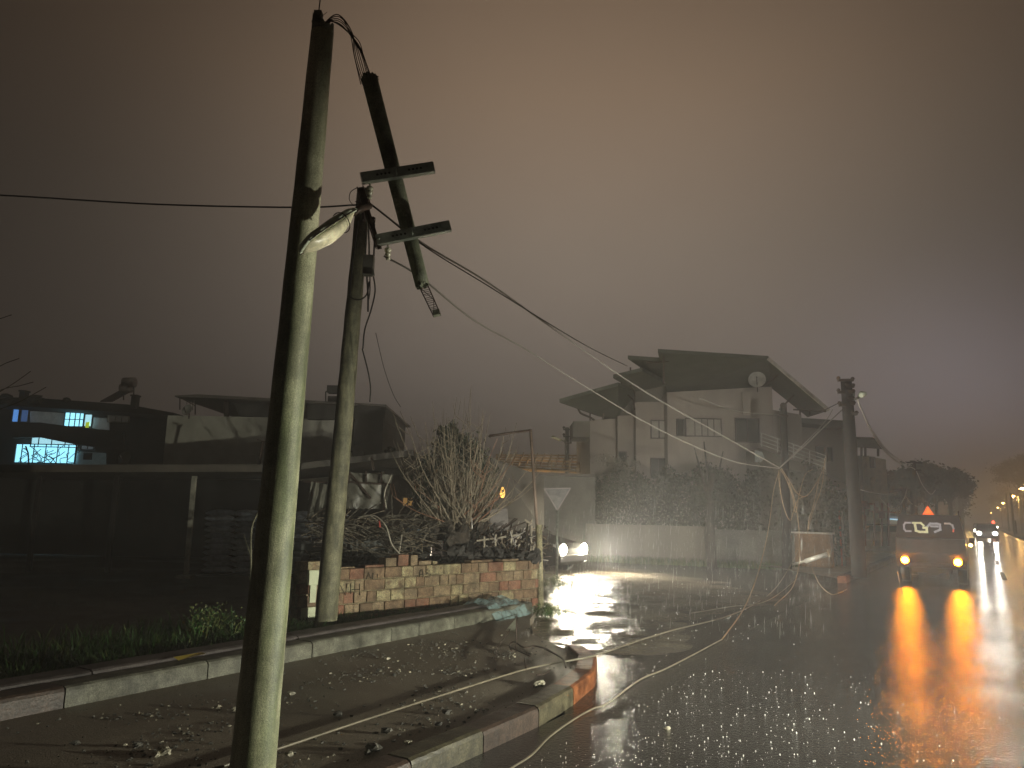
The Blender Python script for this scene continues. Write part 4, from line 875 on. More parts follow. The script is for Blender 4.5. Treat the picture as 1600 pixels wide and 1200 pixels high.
for pts, r in (([(560, 808, 12.8), (585, 806, 12.7), (603, 822, 12.6), (612, 850, 12.6), (625, 866, 12.6)], .012), ([(556, 812, 13), (575, 805, 13), (592, 815, 13)], .01), ([(628, 835, 12.6), (624, 862, 12.6)], .012), ([(604, 795, 13.4), (601, 770, 13.4), (612, 742, 13.4)], .012)):
    MB().tube(smooth([P(*p) for p in pts], 5), r, 6).build('rod', pr_, t)
MB().bar(P(594, 824, 12.7), P(593, 810, 12.7), .03, .02).build('red_tip', mat('red_plastic', (.5, .08, .06), .5), t)
mb = MB()
for r_ in range(9): mb.bar(P(512+r_*9, 870-(r_ % 2), 13.2), P(514+r_*9, 842, 13.2), .05, .03)
mb.bar(P(470, 848, 13.15), P(600, 846, 13.15), .05, .03); mb.prism([P(470, 850, 13.6), P(600, 848, 13.6), P(600, 885, 13.6), P(470, 885, 13.6)], (0, .05, 0)); one('panel_stack', mb, mat('grey_panel', (.10, .105, .10), .6, var=.3), 'grey panels leaning behind the brick wall under the branch heap', 'panel')
mb = MB()
for i in range(300):
    x = random.uniform(480, 838); mb.blob(P(x, random.uniform(872, 888) if x < 700 else random.uniform(862, 880), random.uniform(13, 13.8)), random.uniform(.04, .13), jit=.4, seg=5)
one('rubbish_mound', mb, wallm('mound', (.035, .032, .028)), 'low dark mound of earth and rubbish along the back of the brick wall', 'mound', kind='stuff')
# ------------------------------------------------------------------ yard hedge behind give way sign, distant street pole
b_ = Vector((P(887, 800, 36).x, 36, 0)); t = thing('lattice_street_pole', 'distant thin street pole with lamp arm above the pergola', 'utility pole', b_)
mb = MB(); mb.tube([b_, P(886, 668, 36)], [.12, .10], 8); mb.build('shaft', darkwood, t)
mb = MB()
for y, x0_, x1_ in ((671, 880, 893), (682, 880, 893), (692, 882, 893)): mb.bar(P(x0_, y, 35.8), P(x1_, y, 35.8), .08, .06); mb.blob(P(x0_+1, y-3, 35.8), .07, jit=.1); mb.blob(P(x1_-1, y-3, 35.8), .07, jit=.1)
mb.build('crossarm', darkwood, t)
mb = MB(); mb.tube([P(885, 691, 35.8), P(876, 687, 35.6)], .03, 5); mb.build('lamp_arm', steel, t); MB().bar(P(876, 688, 35.6), P(863, 682, 35.4), .16, .10).build('lamp_head', lampshell, t)

# ------------------------------------------------------------------ apartment house with stepped roofs
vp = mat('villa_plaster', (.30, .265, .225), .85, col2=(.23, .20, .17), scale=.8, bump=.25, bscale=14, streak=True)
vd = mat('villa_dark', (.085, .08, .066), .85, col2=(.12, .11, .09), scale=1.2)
ru = mat('roof_underside', (.065, .07, .052), .75, var=.2, scale=1.5)
v = thing('apartment_house', 'pale apartment house with stepped slanting roofs behind the garden wall', 'apartment house', (8, 29, 0))
mb = MB()
block(mb, 922, 656, 968, 654, 29.2, 29, 6); block(mb, 965, 650, 996, 648, 28.6, 28.4, 6); block(mb, 993, 628, 1046, 628, 28.0, 28.0, 7); block(mb, 1042, 613, 1206, 604, 27.4, 27.2, 7); block(mb, 1205, 640, 1252, 648, 28.6, 28.6, 6)
mb.build('wall', vp, v)
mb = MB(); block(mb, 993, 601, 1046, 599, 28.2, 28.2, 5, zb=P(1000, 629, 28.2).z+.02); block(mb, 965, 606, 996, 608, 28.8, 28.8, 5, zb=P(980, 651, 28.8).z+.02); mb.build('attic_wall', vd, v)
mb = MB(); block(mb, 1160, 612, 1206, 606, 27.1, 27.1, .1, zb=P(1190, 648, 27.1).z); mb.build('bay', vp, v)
def slab(pts, th_=.13): return MB().prism([P(*p) for p in pts], (0, 0, th_))
for pts in ([(1028, 551, 24.2), (1200, 562, 24.2), (1206, 607, 28.2), (1043, 614, 28.2)], [(1200, 562, 24.2), (1294, 642, 24.4), (1262, 652, 28.6), (1206, 607, 28.2)],
            [(981, 561, 25), (1040, 565, 25), (1050, 601, 28.4), (1015, 584, 27)], [(958, 591, 25.2), (1004, 580, 25.2), (1046, 603, 28.3), (994, 612, 28.3)],
            [(874, 629, 25.6), (966, 603, 25.6), (996, 614, 28.9), (966, 654, 29.1), (936, 651, 28.4)]):
    slab(pts).build('roof', ru, v)
for x, y0, y1, Yp in ((1037, 556, 600, 24.4), (922, 630, 657, 28), (943, 634, 656, 28), (985, 574, 583, 26), (1001, 570, 588, 26.4), (971, 588, 604, 26.2), (1250, 640, 648, 26), (1265, 640, 648, 26)): MB().bar(P(x, y1, Yp), P(x, y0, Yp), .05, .05).build('roof_strut', rust, v)
for a0, a1, w_ in ((P(1240, 640, 25.5), P(1290, 643, 24.5), .05), (P(1010, 567, 24.8), P(1045, 565, 24.8), .04), (P(1240, 618, 25), P(1218, 640, 26.6), .04), (P(1218, 584, 25), P(1196, 602, 26.8), .04)): MB().bar(a0, a1, w_, w_).build('roof_strut', rust, v)
mb = MB(); mb.tube(smooth([P(903, 638, 27), P(908, 646, 27.5), P(922, 652, 28.5), P(928, 656, 28.9)], 4), .04, 6); mb.build('rain_pipe', rust, v); mb = MB(); mb.tube(smooth([P(970, 604, 27), P(974, 612, 27.5), P(989, 624, 28), P(992, 640, 28)], 4), .035, 6); mb.build('rain_pipe', rust, v)
mb = MB(); mb.tube(smooth([P(984, 602, 27), P(991, 612, 27.5), P(992, 628, 28)], 4), .03, 6); mb.build('rain_pipe', rust, v)
MB().bar(P(1200, 560, 24.15), P(1295, 641, 24.35), .06, .10).build('gutter', mat('pale_gutter', (.55, .52, .46), .4, .3), v)
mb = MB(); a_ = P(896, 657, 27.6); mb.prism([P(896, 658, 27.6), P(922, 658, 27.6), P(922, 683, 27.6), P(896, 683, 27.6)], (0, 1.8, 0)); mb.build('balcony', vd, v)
wg = mat('dark_glass', (.03, .03, .028), .15, var=.2); wfr = mat('dark_frame', (.06, .05, .042), .6); cur = mat('curtained_glass', (.20, .18, .15), .3, col2=(.28, .26, .22), scale=3)
win(v, (1018, 658, 1029, 684), 27.95, cur, fm=wfr); win(v, (1030, 658, 1041, 684), 27.95, cur, fm=wfr)
win(v, (1072, 655, 1126, 681), 27.3, cur, (.25, .45, .62, .8), fm=wfr); win(v, (1058, 656, 1068, 680), 27.3, wg, fm=wfr)
win(v, (1018, 717, 1040, 746), 27.95, wg, (.5,), fm=wfr); win(v, (968, 707, 978, 726), 28.5, wg, fm=wfr); win(v, (1150, 655, 1185, 690), 27.15, wg, (.5,), fm=wfr)
mb = MB()
for k in range(4): mb.bar(P(1188, 676+k*6, 25.6), P(1290, 712+k*6, 24.6), .03, .03)
for k in range(5): mb.bar(P(1190+k*25, 677+k*9, 25.55-k*.25), P(1190+k*25, 698+k*9, 25.55-k*.25), .03, .03)
mb.build('balcony_rail', mat('rail_white', (.42, .41, .38), .5), v)
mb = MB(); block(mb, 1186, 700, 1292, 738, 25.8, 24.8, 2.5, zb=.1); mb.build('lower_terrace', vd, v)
dish(P(1183, 594, 25.6), .30, (-.4, -1, .25), 'satellite dish on the apartment house roof', dm)
mb = MB(); mb.prism([P(1180, 703, 24.9), P(1191, 706, 24.9), P(1195, 716, 24.9), P(1189, 722, 24.9), P(1180, 722, 24.9)], (0, .06, 0)); one('hung_cloth', mb, mat('pale_cloth', (.15, .17, .16), .6, var=.4, scale=6), 'pale cloth hung above the hedge under the knot of wires', 'cloth')
# second house behind right
h2 = thing('neighbour_house', 'next pale house between the apartment house and right utility pole', 'house', (14, 34, 0))
mb = MB(); block(mb, 1238, 656, 1318, 662, 33, 32.4, 7); mb.build('wall', vp, h2); mb = MB(); mb.prism([P(1236, 652, 32), P(1318, 657, 31.4), P(1324, 668, 31.4), P(1240, 660, 32)], (0, 6, 0)); mb.build('roof', ru, h2)
win(h2, (1293, 700, 1299, 720), 32.4, wg, fm=wfr); win(h2, (1276, 698, 1288, 716), 32.5, wg, fm=wfr)
h3 = thing('roadside_house', 'tall narrow pale house just right of the right utility pole', 'house', (17, 36, 0))
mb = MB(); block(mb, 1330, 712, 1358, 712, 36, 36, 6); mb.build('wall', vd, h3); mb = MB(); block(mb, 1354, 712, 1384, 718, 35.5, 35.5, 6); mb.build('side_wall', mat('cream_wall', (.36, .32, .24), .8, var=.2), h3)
mb = MB(); mb.prism([P(1334, 686, 34.5), P(1369, 687, 34.5), P(1382, 702, 35), P(1336, 699, 36)], (0, .3, .14)); mb.build('roof', ru, h3)
for x in (1338, 1346, 1352, 1372): MB().bar(P(x, 713, 35.4), P(x, 699, 35.4), .08, .08).build('roof_post', rust, h3)
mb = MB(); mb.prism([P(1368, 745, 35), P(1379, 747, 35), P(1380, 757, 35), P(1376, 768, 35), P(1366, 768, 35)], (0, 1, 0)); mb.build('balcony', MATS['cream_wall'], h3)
redsh = mat('red_shutter', (.13, .05, .035), .7); win(h3, (1360, 715, 1366, 730), 35.45, redsh, fm=wfr); win(h3, (1362, 748, 1369, 762), 35.45, redsh, fm=wfr)
# garden wall
gwm = mat('garden_wall_plaster', (.20, .18, .145), .8, col2=(.14, .125, .10), scale=.9, bump=.3, bscale=14, streak=True)
t = thing('garden_wall', 'long pale rendered garden wall before the apartment house', 'wall', (7, 26, 0))
def wallseg(a0, a1, h_, th_, m_, nm):
    d_ = (a1-a0); rz_ = math.atan2(d_.y, d_.x); return MB().box((a0+a1)/2+Vector((0, 0, h_/2)), (d_.length, th_, h_), rz=rz_).build(nm, m_, t)
w0 = Vector((P(916, 817, 27.3).x, 27.3, 0)); w1 = Vector((P(1112, 817, 25.6).x, 25.6, 0)); w2 = Vector((P(1240, 817, 24.8).x, 24.8, 0)); w3 = Vector((P(1299, 832, 23.9).x, 23.9, 0))
wallseg(w0, w1, 1.30, .2, gwm, 'left_stretch'); wallseg(w1, w2, 1.21, .22, mat('greyer_plaster', (.14, .137, .12), .8, var=.15, scale=1.5, bump=.3), 'middle_stretch'); wallseg(w2, w3, 1.15, .2, mat('hazard_tinted_plaster', (.30, .17, .085), .8, col2=(.20, .11, .055), scale=3, streak=True, bump=.3), 'right_stretch')  # right stretch coloured orange in place of hazard light falling on it
mb = MB(); d_ = w3-w2; mb.box((w2+w3)/2+Vector((0, 0, 1.18)), (d_.length+.1, .3, .05), rz=math.atan2(d_.y, d_.x)); mb.build('coping', mat('coping', (.5, .47, .42), .5), t)
# hedges and garden plants
hedge = mat('hedge_leaf', (.030, .034, .016), .7, var=.45, scale=2); hedge2 = mat('hedge_leaf_light', (.07, .072, .040), .65, var=.4, scale=2)
def hedge_obj(pts, lab, n, name='hedge', szf=.06, deep=.4, zt_jit=8):
    m = MB()
    for i in range(n):
        u = random.random(); k = min(int(u*(len(pts)-1)), len(pts)-2); f_ = u*(len(pts)-1)-k
        x = pts[k][0]*(1-f_)+pts[k+1][0]*f_; y = pts[k][1]*(1-f_)+pts[k+1][1]*f_; Yp = pts[k][2]*(1-f_)+pts[k+1][2]*f_
        top_ = P(x, y+12*math.sin(x*.085+deep*9)+7*math.sin(x*.19+2)+5*math.sin(x*.43+1)+random.uniform(-zt_jit, zt_jit)*.5, Yp).z; b0 = P(x, 800, Yp)
        z = .4+(top_-.4)*random.random()**.75; m.leaf(Vector((b0.x+random.gauss(0, .1), Yp+random.gauss(0, deep*.4), z)), szf*random.uniform(.6, 1.5), 1 if random.random() < .14 else 0, .8)
    return m
hm = hedge_obj([(915, 748, 28.2), (985, 735, 27.5), (1050, 748, 26.8)], '', 8000); one('hedge', hm, [hedge, hedge2], 'overgrown hedge left of the tree trunk before the apartment house', 'hedge')
hm = hedge_obj([(1045, 748, 26.7), (1110, 742, 26.4), (1180, 745, 26.0)], '', 8500); one('hedge', hm, [hedge, hedge2], 'overgrown hedge between the tree trunk and dark slim pole', 'hedge')
hm = hedge_obj([(1180, 735, 26.0), (1240, 735, 25.5), (1290, 745, 24.9), (1330, 778, 25.4)], '', 8000); one('hedge', hm, [hedge, hedge2], 'dense dark hedge above the orange lit wall', 'hedge')
mb = MB()
for i in range(1800):
    u = random.random(); p = (w0.lerp(w1, u*1.6) if u < .62 else w1.lerp(w2, (u-.62)/.38)) + Vector((random.gauss(-.1, .1), -.25-abs(random.gauss(0, .3)), 0)); blade(p, random.uniform(.08, .34), .5, random.choice([0, 1]), .012)
one('verge_weeds', mb, gm, 'rough weeds along the foot of the garden wall', 'weeds', kind='stuff')
# flowering white shrub at mid left of the house
mb = MB(); cloud(mb, P(965, 740, 27), (.9, .4, .8), 1000, .035, 1.5); one('pale_shrub', mb, mat('pale_leaf', (.16, .155, .12), .6), 'pale leaved shrub at the left corner of the apartment house', 'shrub')
# trunk in front of garden wall
b_ = Vector((P(1112, 850, 24.6).x, 24.6, 0)); t = thing('garden_tree', 'dark slender tree standing before the garden wall', 'tree', b_)
mb = MB(); mb.tube(smooth([b_, T(0, 830, b_)+Vector((-.05, 0, 0)), T(0, 780, b_), T(0, 740, b_)+Vector((.1, 0, 0))], 4), [.17]*5+[.13]*4+[.09]*4, 9)
for x, y in ((1085, 700), (1130, 705), (1100, 690)): mb.tube([T(0, 795, b_), P(x, y, 24.8)], [.07, .02], 6)
mb.build('trunk', bark, t); mb = MB(); cloud(mb, P(1108, 770, 24.9), (1.1, .6, .9), 2600, .06); mb.build('crown', [hedge], t)
b_ = Vector((P(1228, 850, 23.2).x, 23.2, .0)); t = thing('slim_dark_pole', 'dark pole standing before the garden wall, nearest the knot of wires', 'utility pole', b_)
mb = MB(); mb.tube([b_, P(1224, 632, 23.2)], [.155, .10], 14); mb.build('shaft', darkwood, t); mb = MB(); mb.bar(P(1217, 648, 23.1), P(1231, 650, 23.1), .06, .05); mb.blob(P(1224, 634, 23.1), .1, jit=.3); mb.build('crossarm', rust, t)
# right pole
b_ = G(1343, 902, .11); 
t = thing('right_utility_pole', 'dark utility pole with bristling insulators and lamp beside the pickup', 'utility pole', b_)
tp = P(1322, 593, b_.y); mb = MB(); mb.tube([b_.lerp(tp, k/16) for k in range(17)], [.195-.05*k/16 for k in range(17)], 20); mb.build('shaft', darkwood, t)
yb = b_.y-.12
for x0_, x1_, y_, ex in ((1309, 1333, 594, 0), (1322, 1334, 604, 0), (1309, 1320, 613, 0), (1325, 1334, 613, 0), (1311, 1322, 633, 0), (1328, 1335, 631, 0), (1330, 1339, 647, 0), (1325, 1333, 624, 0)):
    mb = MB(); mb.bar(P(x0_, y_, yb), P(x1_, y_, yb), .07, .07); mb.blob(P(x0_+1, y_-3, yb), .06, jit=.1, seg=8)
    if x1_ > 1330: mb.blob(P(x1_-1, y_-2, yb), .06, jit=.1, seg=8)
    mb.build('crossarm', rust, t)
mb = MB(); mb.tube([P(1334, 612, yb), P(1334, 632, yb)], .03, 6); mb.tube([P(1330, 625, yb), P(1340, 622, yb), P(1345, 618, yb)], .035, 6); mb.build('lamp_arm', steel, t)
MB().tube([P(1342, 620, yb), P(1347, 616, yb-.1), P(1353, 615, yb-.2)], [.05, .1, .05], 8).build('lamp_head', lampshell, t)

# fallen tube lamp
t = thing('fallen_lamp_arm', 'white fallen lamp arm propped low before the orange lit wall', 'lamp arm', G(1225, 886, .1))
mb = MB(); mb.tube([G(1222, 886, .08), P(1262, 876, 22.4)], [.03, .04], 8); mb.tube([P(1258, 877, 22.4), P(1293, 866, 22)], .07, 10); mb.build('arm', mat('white_metal', (.6, .58, .52), .35, .2), t)
MB().bar(P(1294, 858, 21.9), P(1297, 870, 21.9), .08, .06).build('end_cap', cableo, t)

# ------------------------------------------------------------------ vehicles
carp = {}
def car(name, label, loc, rz, paint, lights='front', estr=30, col=(1, .93, .75), group=None, tail=False, cat='car', W=1.68, Ln=4.1, H=1.45):
    """local +y is the nose"""
    t = thing(name, label, cat, loc, group, rz)
    prof = [(-Ln/2, .35), (-Ln/2-.03, .62), (-Ln/2+.05, .92), (-Ln/2+.35, .98), (-Ln/2+.75, H-.06), (-Ln/2+1.2, H), (.35, H-.02), (.95, 1.02), (Ln/2-.25, .82), (Ln/2, .68), (Ln/2+.02, .35), (Ln/2-.2, .22), (-Ln/2+.2, .22)]
    m = MB(); st = []
    for x, sx in ((-W/2, .0), (-W/2+.1, 1), (W/2-.1, 1), (W/2, .0)):
        for (y, z) in prof: st.append((x*(1 if z < 1.0 else .86), y*(1 if sx else .985), z if sx or z < .9 else z-.04))
    n_ = len(prof); fs = [(a*n_+i, a*n_+(i+1) % n_, (a+1)*n_+(i+1) % n_, (a+1)*n_+i) for a in range(3) for i in range(n_)]+[[i for i in range(n_)][::-1], [3*n_+i for i in range(n_)]]
    m.add(st, [f[::-1] for f in fs]); m.build('body', paint, t, local=True)
    gl = mat('car_glass', (.015, .016, .018), .08, var=.1); m = MB()
    m.add([(-.6, .42, H-.08), (.6, .42, H-.08), (.66, .93, 1.05), (-.66, .93, 1.05)], [(0, 3, 2, 1)]); m.add([(-.58, -Ln/2+.73, H-.1), (.58, -Ln/2+.73, H-.1), (.66, -Ln/2+.37, 1.0), (-.66, -Ln/2+.37, 1.0)], [(0, 1, 2, 3)])
    m2 = MB(); m2.v = [Vector(v)+Vector((0, .02 if v[1] > 0 else -.02, .015)) for v in m.v]; m2.f = m.f; m2.m = m.m; m2.sm = m.sm; m2.build('windscreen', gl, t, local=True)
    m = MB()
    for sx in (-1, 1): m.box((sx*(W/2*.93+.0), -.15, 1.16), (.02, 1.5, .26))
    m.build('side_window', gl, t, local=True)
    for sx in (-1, 1):
        for y in (-Ln/2+.75, Ln/2-.75):
            m = MB(); m.tube([(sx*(W/2-.2), y, .31), (sx*(W/2+.01), y, .31)], .31, 18); wo = m.build('wheel', blackm, t, local=True); m = MB(); m.tube([(sx*(W/2+.005), y, .31), (sx*(W/2+.02), y, .31)], .17, 12); m.build('rim', steel, wo, local=True)
    hl = mat('headlight_%d' % int(estr), (1, 1, 1), .2, emit=col, estr=estr); tl = mat('tail_red', (.5, .02, .01), .3, emit=(1, .06, .03), estr=6)
    for sx in (-1, 1):
        if lights == 'front':
            m = MB(); m.lathe((sx*(W/2-.26), Ln/2-.02, .66), [(.12, 0), (.155, .04), (.12, .075), (.01, .10)], (0, 1, 0), 16); m.build('headlight', hl, t, local=True)
        m = MB(); m.box((sx*(W/2-.18), -Ln/2-.02, .75), (.26, .06, .13), bev=.01); m.build('tail_light', tl if tail else mat('tail_off', (.2, .02, .02), .3), t, local=True)
    for yy in (Ln/2+.02, -Ln/2-.03): MB().box((0, yy, .42), (W-.1, .08, .2), bev=.02).build('bumper', mat('bumper', (.012, .012, .012), .6), t, local=True)
    return t
grey = mat('paint_grey', (.12, .12, .12), .25, .4, coat=.5)
yaw = math.radians(-128)   # nose towards the junction
cx_, cy_ = P(897, 870, 21.9).x, 22.9
nose = Vector((math.sin(math.radians(55)), -math.cos(math.radians(55)), 0)); rzc = math.atan2(nose.y, nose.x)-math.pi/2
fr_mid = Vector((P(896, 863, 21.3).x, 21.3, 0))
car('flood_car', 'car with blazing headlights coming out of the flooded side street', fr_mid-nose*2.05, rzc, mat('paint_black', (.012, .012, .012), .6, spec=.2), estr=480, col=(1, .90, .66))
sid = Vector((-nose.y, nose.x, 0))
for sx in (-1, 1):
    hp = fr_mid+nose*.38+sid*sx*.58+Vector((0, 0, .66))
    beam('flood_car_beam', hp, hp+nose*8+Vector((.6, 0, .9)), 1500, 120, 1.0, (1, .93, .80), .07)
    point('flood_car_glow', hp+nose*.35, 50, (1, .92, .76), .06)
car('oncoming_car', 'distant oncoming car with dazzling headlights on the main road', ST(78, .5), math.atan2(-RD.y, -RD.x)-math.pi/2, grey, estr=75, col=(1, .95, .84))
for sx in (-.55, .55): hp = ST(75.6, .5+sx, .66); beam('oncoming_beam', hp, hp-RD*30-Vector((0, 0, .6)), 60, 40, 1.0, (1, .93, .8), .12); point('oncoming_glow', hp, 25, (1, .95, .85), .1)
car('distant_car', 'distant car with red tail lights right of the oncoming car', ST(90, 5.8), math.atan2(RD.y, RD.x)-math.pi/2, grey, lights='none', tail=True)
car('distant_car', 'farther car showing red tail lights behind the dazzling headlights', ST(130, 7.6), math.atan2(RD.y, RD.x)-math.pi/2, grey, lights='none', tail=True)
car('parked_white_car', 'white parked car at the right edge with headlights on', ST(84, 8.8), math.atan2(-RD.y, -RD.x)-math.pi/2, mat('paint_white', (.5, .5, .5), .3), estr=60)
car('distant_car', 'second oncoming car added close behind the dazzling one to widen its glare', ST(98, .2), math.atan2(-RD.y, -RD.x)-math.pi/2, grey, estr=60)  # car added so that its headlights swell the oncoming glare
car('distant_car', 'small far car with white lamps beyond the oncoming car', ST(170, 2.2), math.atan2(-RD.y, -RD.x)-math.pi/2, grey, estr=120)
# pickup
pk = ST(0, 0); rear = G(1458, 914, 0); rzp = math.atan2(RD.y, RD.x)-math.pi/2
t = thing('pickup_truck', 'old pickup with hardtop and amber hazard lights stopped by the kerb', 'pickup truck', rear, rz=rzp)
body = mat('pickup_paint', (.085, .068, .064), .38, .1, var=.15, coat=.3); dk = mat('pickup_dark', (.045, .03, .028), .5, var=.2)
W = 1.60
m = MB(); m.prism([(-W/2, 0, .42), (W/2, 0, .42), (W/2+.02, 0, .7), (W/2, 0, 1.18), (-W/2, 0, 1.18), (-W/2-.02, 0, .7)], (0, 2.1, 0)); m.build('cargo_bed', body, t, local=True)
m = MB(); m.box((0, -.02, .98), (W-.26, .03, .36), bev=.008); m.box((0, -.045, .98), (.3, .02, .04)); m.build('tailgate', body, t, local=True)
m = MB(); z0, z1 = 1.19, 1.80
m.add([(-.80, 0, z0), (.80, 0, z0), (.80, 2.1, z0), (-.80, 2.1, z0), (-.70, .12, z1), (.70, .12, z1), (.70, 2.1, z1), (-.70, 2.1, z1)], [(3, 2, 1, 0), (4, 5, 6, 7), (0, 1, 5, 4), (1, 2, 6, 5), (2, 3, 7, 6), (3, 0, 4, 7)]); hard = m.build('hardtop', dk, t, local=True)
def shp(pts, x0_, z0_, sc_, mi=0, M_=None):
    q = [Vector((x0_+u*sc_, -.012+(z0_+v_*sc_-z0)/(z1-z0)*.12, z0_+v_*sc_)) for u, v_ in pts]; M_.prism(q, (0, -.008, 0), mi)
m = MB()
def stroke(path, w_, mi=0):
    for (u0_, v0_), (u1_, v1_) in zip(path[:-1], path[1:]):
        dx, dz = u1_-u0_, v1_-v0_; l_ = math.hypot(dx, dz); nx__, nz__ = -dz/l_*w_/2, dx/l_*w_/2; ex, ez = dx/l_*w_/2, dz/l_*w_/2; yy = random.uniform(-.002, .002)
        q = [Vector((a_, -.016+yy+(b_-z0)/(z1-z0)*.12, b_)) for a_, b_ in ((u0_+nx__-ex, v0_+nz__-ez), (u1_+nx__+ex, v1_+nz__+ez), (u1_-nx__+ex, v1_-nz__+ez), (u0_-nx__-ex, v0_-nz__-ez))]; m.prism(q, (0, -.006, 0), mi)
stroke([(-.42, 1.58), (-.54, 1.58), (-.58, 1.52), (-.58, 1.42), (-.54, 1.36), (-.43, 1.36)], .045)
stroke([(-.36, 1.58), (-.18, 1.58), (-.12, 1.52)], .05, 1); stroke([(-.32, 1.56), (-.30, 1.38), (-.22, 1.35), (-.05, 1.35), (-.05, 1.46), (-.12, 1.46)], .06, 1)
stroke([(-.02, 1.50), (.04, 1.57), (.20, 1.57), (.26, 1.55), (.26, 1.42), (.14, 1.36)], .055, 0); stroke([(.06, 1.50), (.20, 1.50)], .05, 0)
stroke([(.38, 1.58), (.48, 1.58), (.54, 1.54), (.56, 1.46)], .045, 0); stroke([(.56, 1.46), (.55, 1.38)], .035, 2)
m.build('rear_lettering', [mat('letter_grey_glow', (.35, .34, .36), .35, emit=(.5, .47, .5), estr=.32), mat('letter_cream_glow', (.5, .5, .32), .35, emit=(.75, .7, .42), estr=.5), mat('letter_red_glow', (.5, .1, .05), .4, emit=(1, .2, .1), estr=.5)], hard)  # letters are no lamps; their brightness is put in as emission
for o in hard.children: o.matrix_parent_inverse = Matrix.Identity(4)
m = MB(); m.prism([(-.74, 2.15, .5), (-.74, 4.6, .5), (-.74, 4.6, .85), (-.74, 3.7, 1.0), (-.74, 3.2, 1.55), (-.74, 2.2, 1.58)], (1.48, 0, 0)); m.build('cab', body, t, local=True)
m = MB(); m.box((0, -.08, .50), (W-.02, .12, .12), bev=.02); m.box((0, .3, .38), (.9, .5, .14)); m.prism([(-.25, .1, .38), (.28, .1, .38), (.1, .1, .24), (-.05, .1, .24)], (0, .3, 0)); m.build('bumper', dk, t, local=True)
m = MB(); m.box((.28, -.05, .40), (.3, .03, .05)); m.box((.36, -.02, .28), (.06, .06, .22)); m.build('exhaust', rust, t, local=True)
for sx in (-1, 1):
    for y in (.85, 3.7):
        m = MB(); m.tube([(sx*(W/2-.24), y, .30), (sx*(W/2-.03), y, .30)], .30, 20); wo = m.build('wheel', blackm, t, local=True)
        m = MB(); m.tube([(sx*(W/2-.035), y, .3), (sx*(W/2-.015), y, .3)], .16, 12); m.build('rim', steel, wo, local=True)
    m = MB(); m.box((sx*.62, -.10, .60), (.26, .05, .16), bev=.012); m.build('lamp_housing', dk, t, local=True)
    m = MB(); m.tube([(sx*.60, -.10, .61), (sx*.60, -.152, .61)], .112, 16, cap=False); m.tube([(sx*.60, -.10, .61), (sx*.60, -.153, .61)], .10, 16, cap=False); m.build('added_lamp_baffle', dk, t, local=True); m = MB(); m.lathe((sx*.60, -.13, .61), [(.088, 0), (.088, -.02), (.06, -.035), (.004, -.04)], (0, 1, 0), 14); m.build('hazard_light', mat('amber_hazard', (1, .5, .05), .3, emit=(1, .26, .004), estr=320), t, local=True)  # open tubes round the lenses added to keep lamp light off the body
    m = MB(); m.box((sx*(W/2+.12), 3.0, 1.08), (.14, .1, .18), bev=.02); m.build('mirror', dk, t, local=True)
m = MB(); m.lathe((W/2+.10, .9, 1.02), [(.03, 0), (.04, .02), (.035, .06), (.004, .07)], (0, -1, 0), 12); m.build('side_marker', mat('amber_side', (1, .5, .05), .3, emit=(1, .45, .06), estr=130), t, local=True)
m = MB(); 
for sx in (-1, 1): m.box((sx*.70, .12, 1.84), (.03, .03, .14))
m.build('roof_rack', dk, t, local=True)
Rz = Matrix.Rotation(rzp, 3, 'Z')
for sx in (-.60, .60): point('hazard_glow', rear+Rz@Vector((sx, -.60, .61)), 2.5, (1, .30, .02), .05)
point('hazard_glow', rear+Rz@Vector((W/2+.12, .75, 1.02)), 1.5, (1, .45, .06), .04)
# warning triangle on roof
t = thing('warning_triangle', 'glowing orange red warning triangle propped on the pickup roof', 'warning triangle', rear+Rz@Vector((.0, .25, 1.80)), rz=rzp)
m = MB(); o3 = [(-.14, 0, .0), (.14, 0, .0), (0, 0, .24)]; i3 = [(-.06, 0, .04), (.06, 0, .04), (0, 0, .14)]
for i in range(3): m.prism([o3[i], o3[(i+1) % 3], i3[(i+1) % 3], i3[i]], (0, -.015, 0))
m.build('reflector', mat('orange_reflector_glow', (.9, .15, .03), .35, emit=(1, .13, .02), estr=1.3), t, local=True); m = MB(); m.prism(i3, (0, -.008, 0)); m.build('centre', mat('orange_centre_glow', (.9, .3, .05), .4, emit=(1, .35, .05), estr=.6), t, local=True); m = MB(); m.box((-.08, .03, .0), (.04, .12, .02)); m.box((.08, .03, .0), (.04, .12, .02)); m.build('foot', dk, t, local=True)  # light thrown back by the triangle is put in as emission
mb = MB(); mb.tube([G(1410, 930, 0), P(1402, 893, 18.9)], .012, 6); one('thin_stick', mb, wood, 'thin stick standing at the left rear corner of the pickup', 'stick')

# ------------------------------------------------------------------ shopfront, stand and van left of pickup
t = thing('shop_front', 'low cream shop front with a blue lit edge behind the pickup', 'shop', P(1380, 850, 40))
mb = MB(); block(mb, 1352, 808, 1408, 811, 38, 38, 4, zb=.1); mb.build('wall', mat('shop_cream_glow', (.45, .42, .32), .7, emit=(.55, .5, .36), estr=.16), t); mb = MB(); mb.prism([P(1352, 804, 37), P(1412, 806, 37), P(1412, 811, 37), P(1352, 809, 37)], (0, 4, 0)); mb.build('awning', mat('awning', (.30, .29, .26), .6), t)  # wall emits faintly to stand for the light on the shop front
mb = MB(); mb.bar(P(1375, 810, 36.9), P(1405, 812, 36.9), .10, .04); mb.build('light_strip', mat('blue_strip', (.4, .6, .9), .4, emit=(.45, .75, 1.0), estr=1.4), t)
t = thing('market_stand', 'rusty red stand hung with pale cards beside the right utility pole', 'stand', Vector((P(1355, 850, 31).x, 31, .11)))
mb = MB()
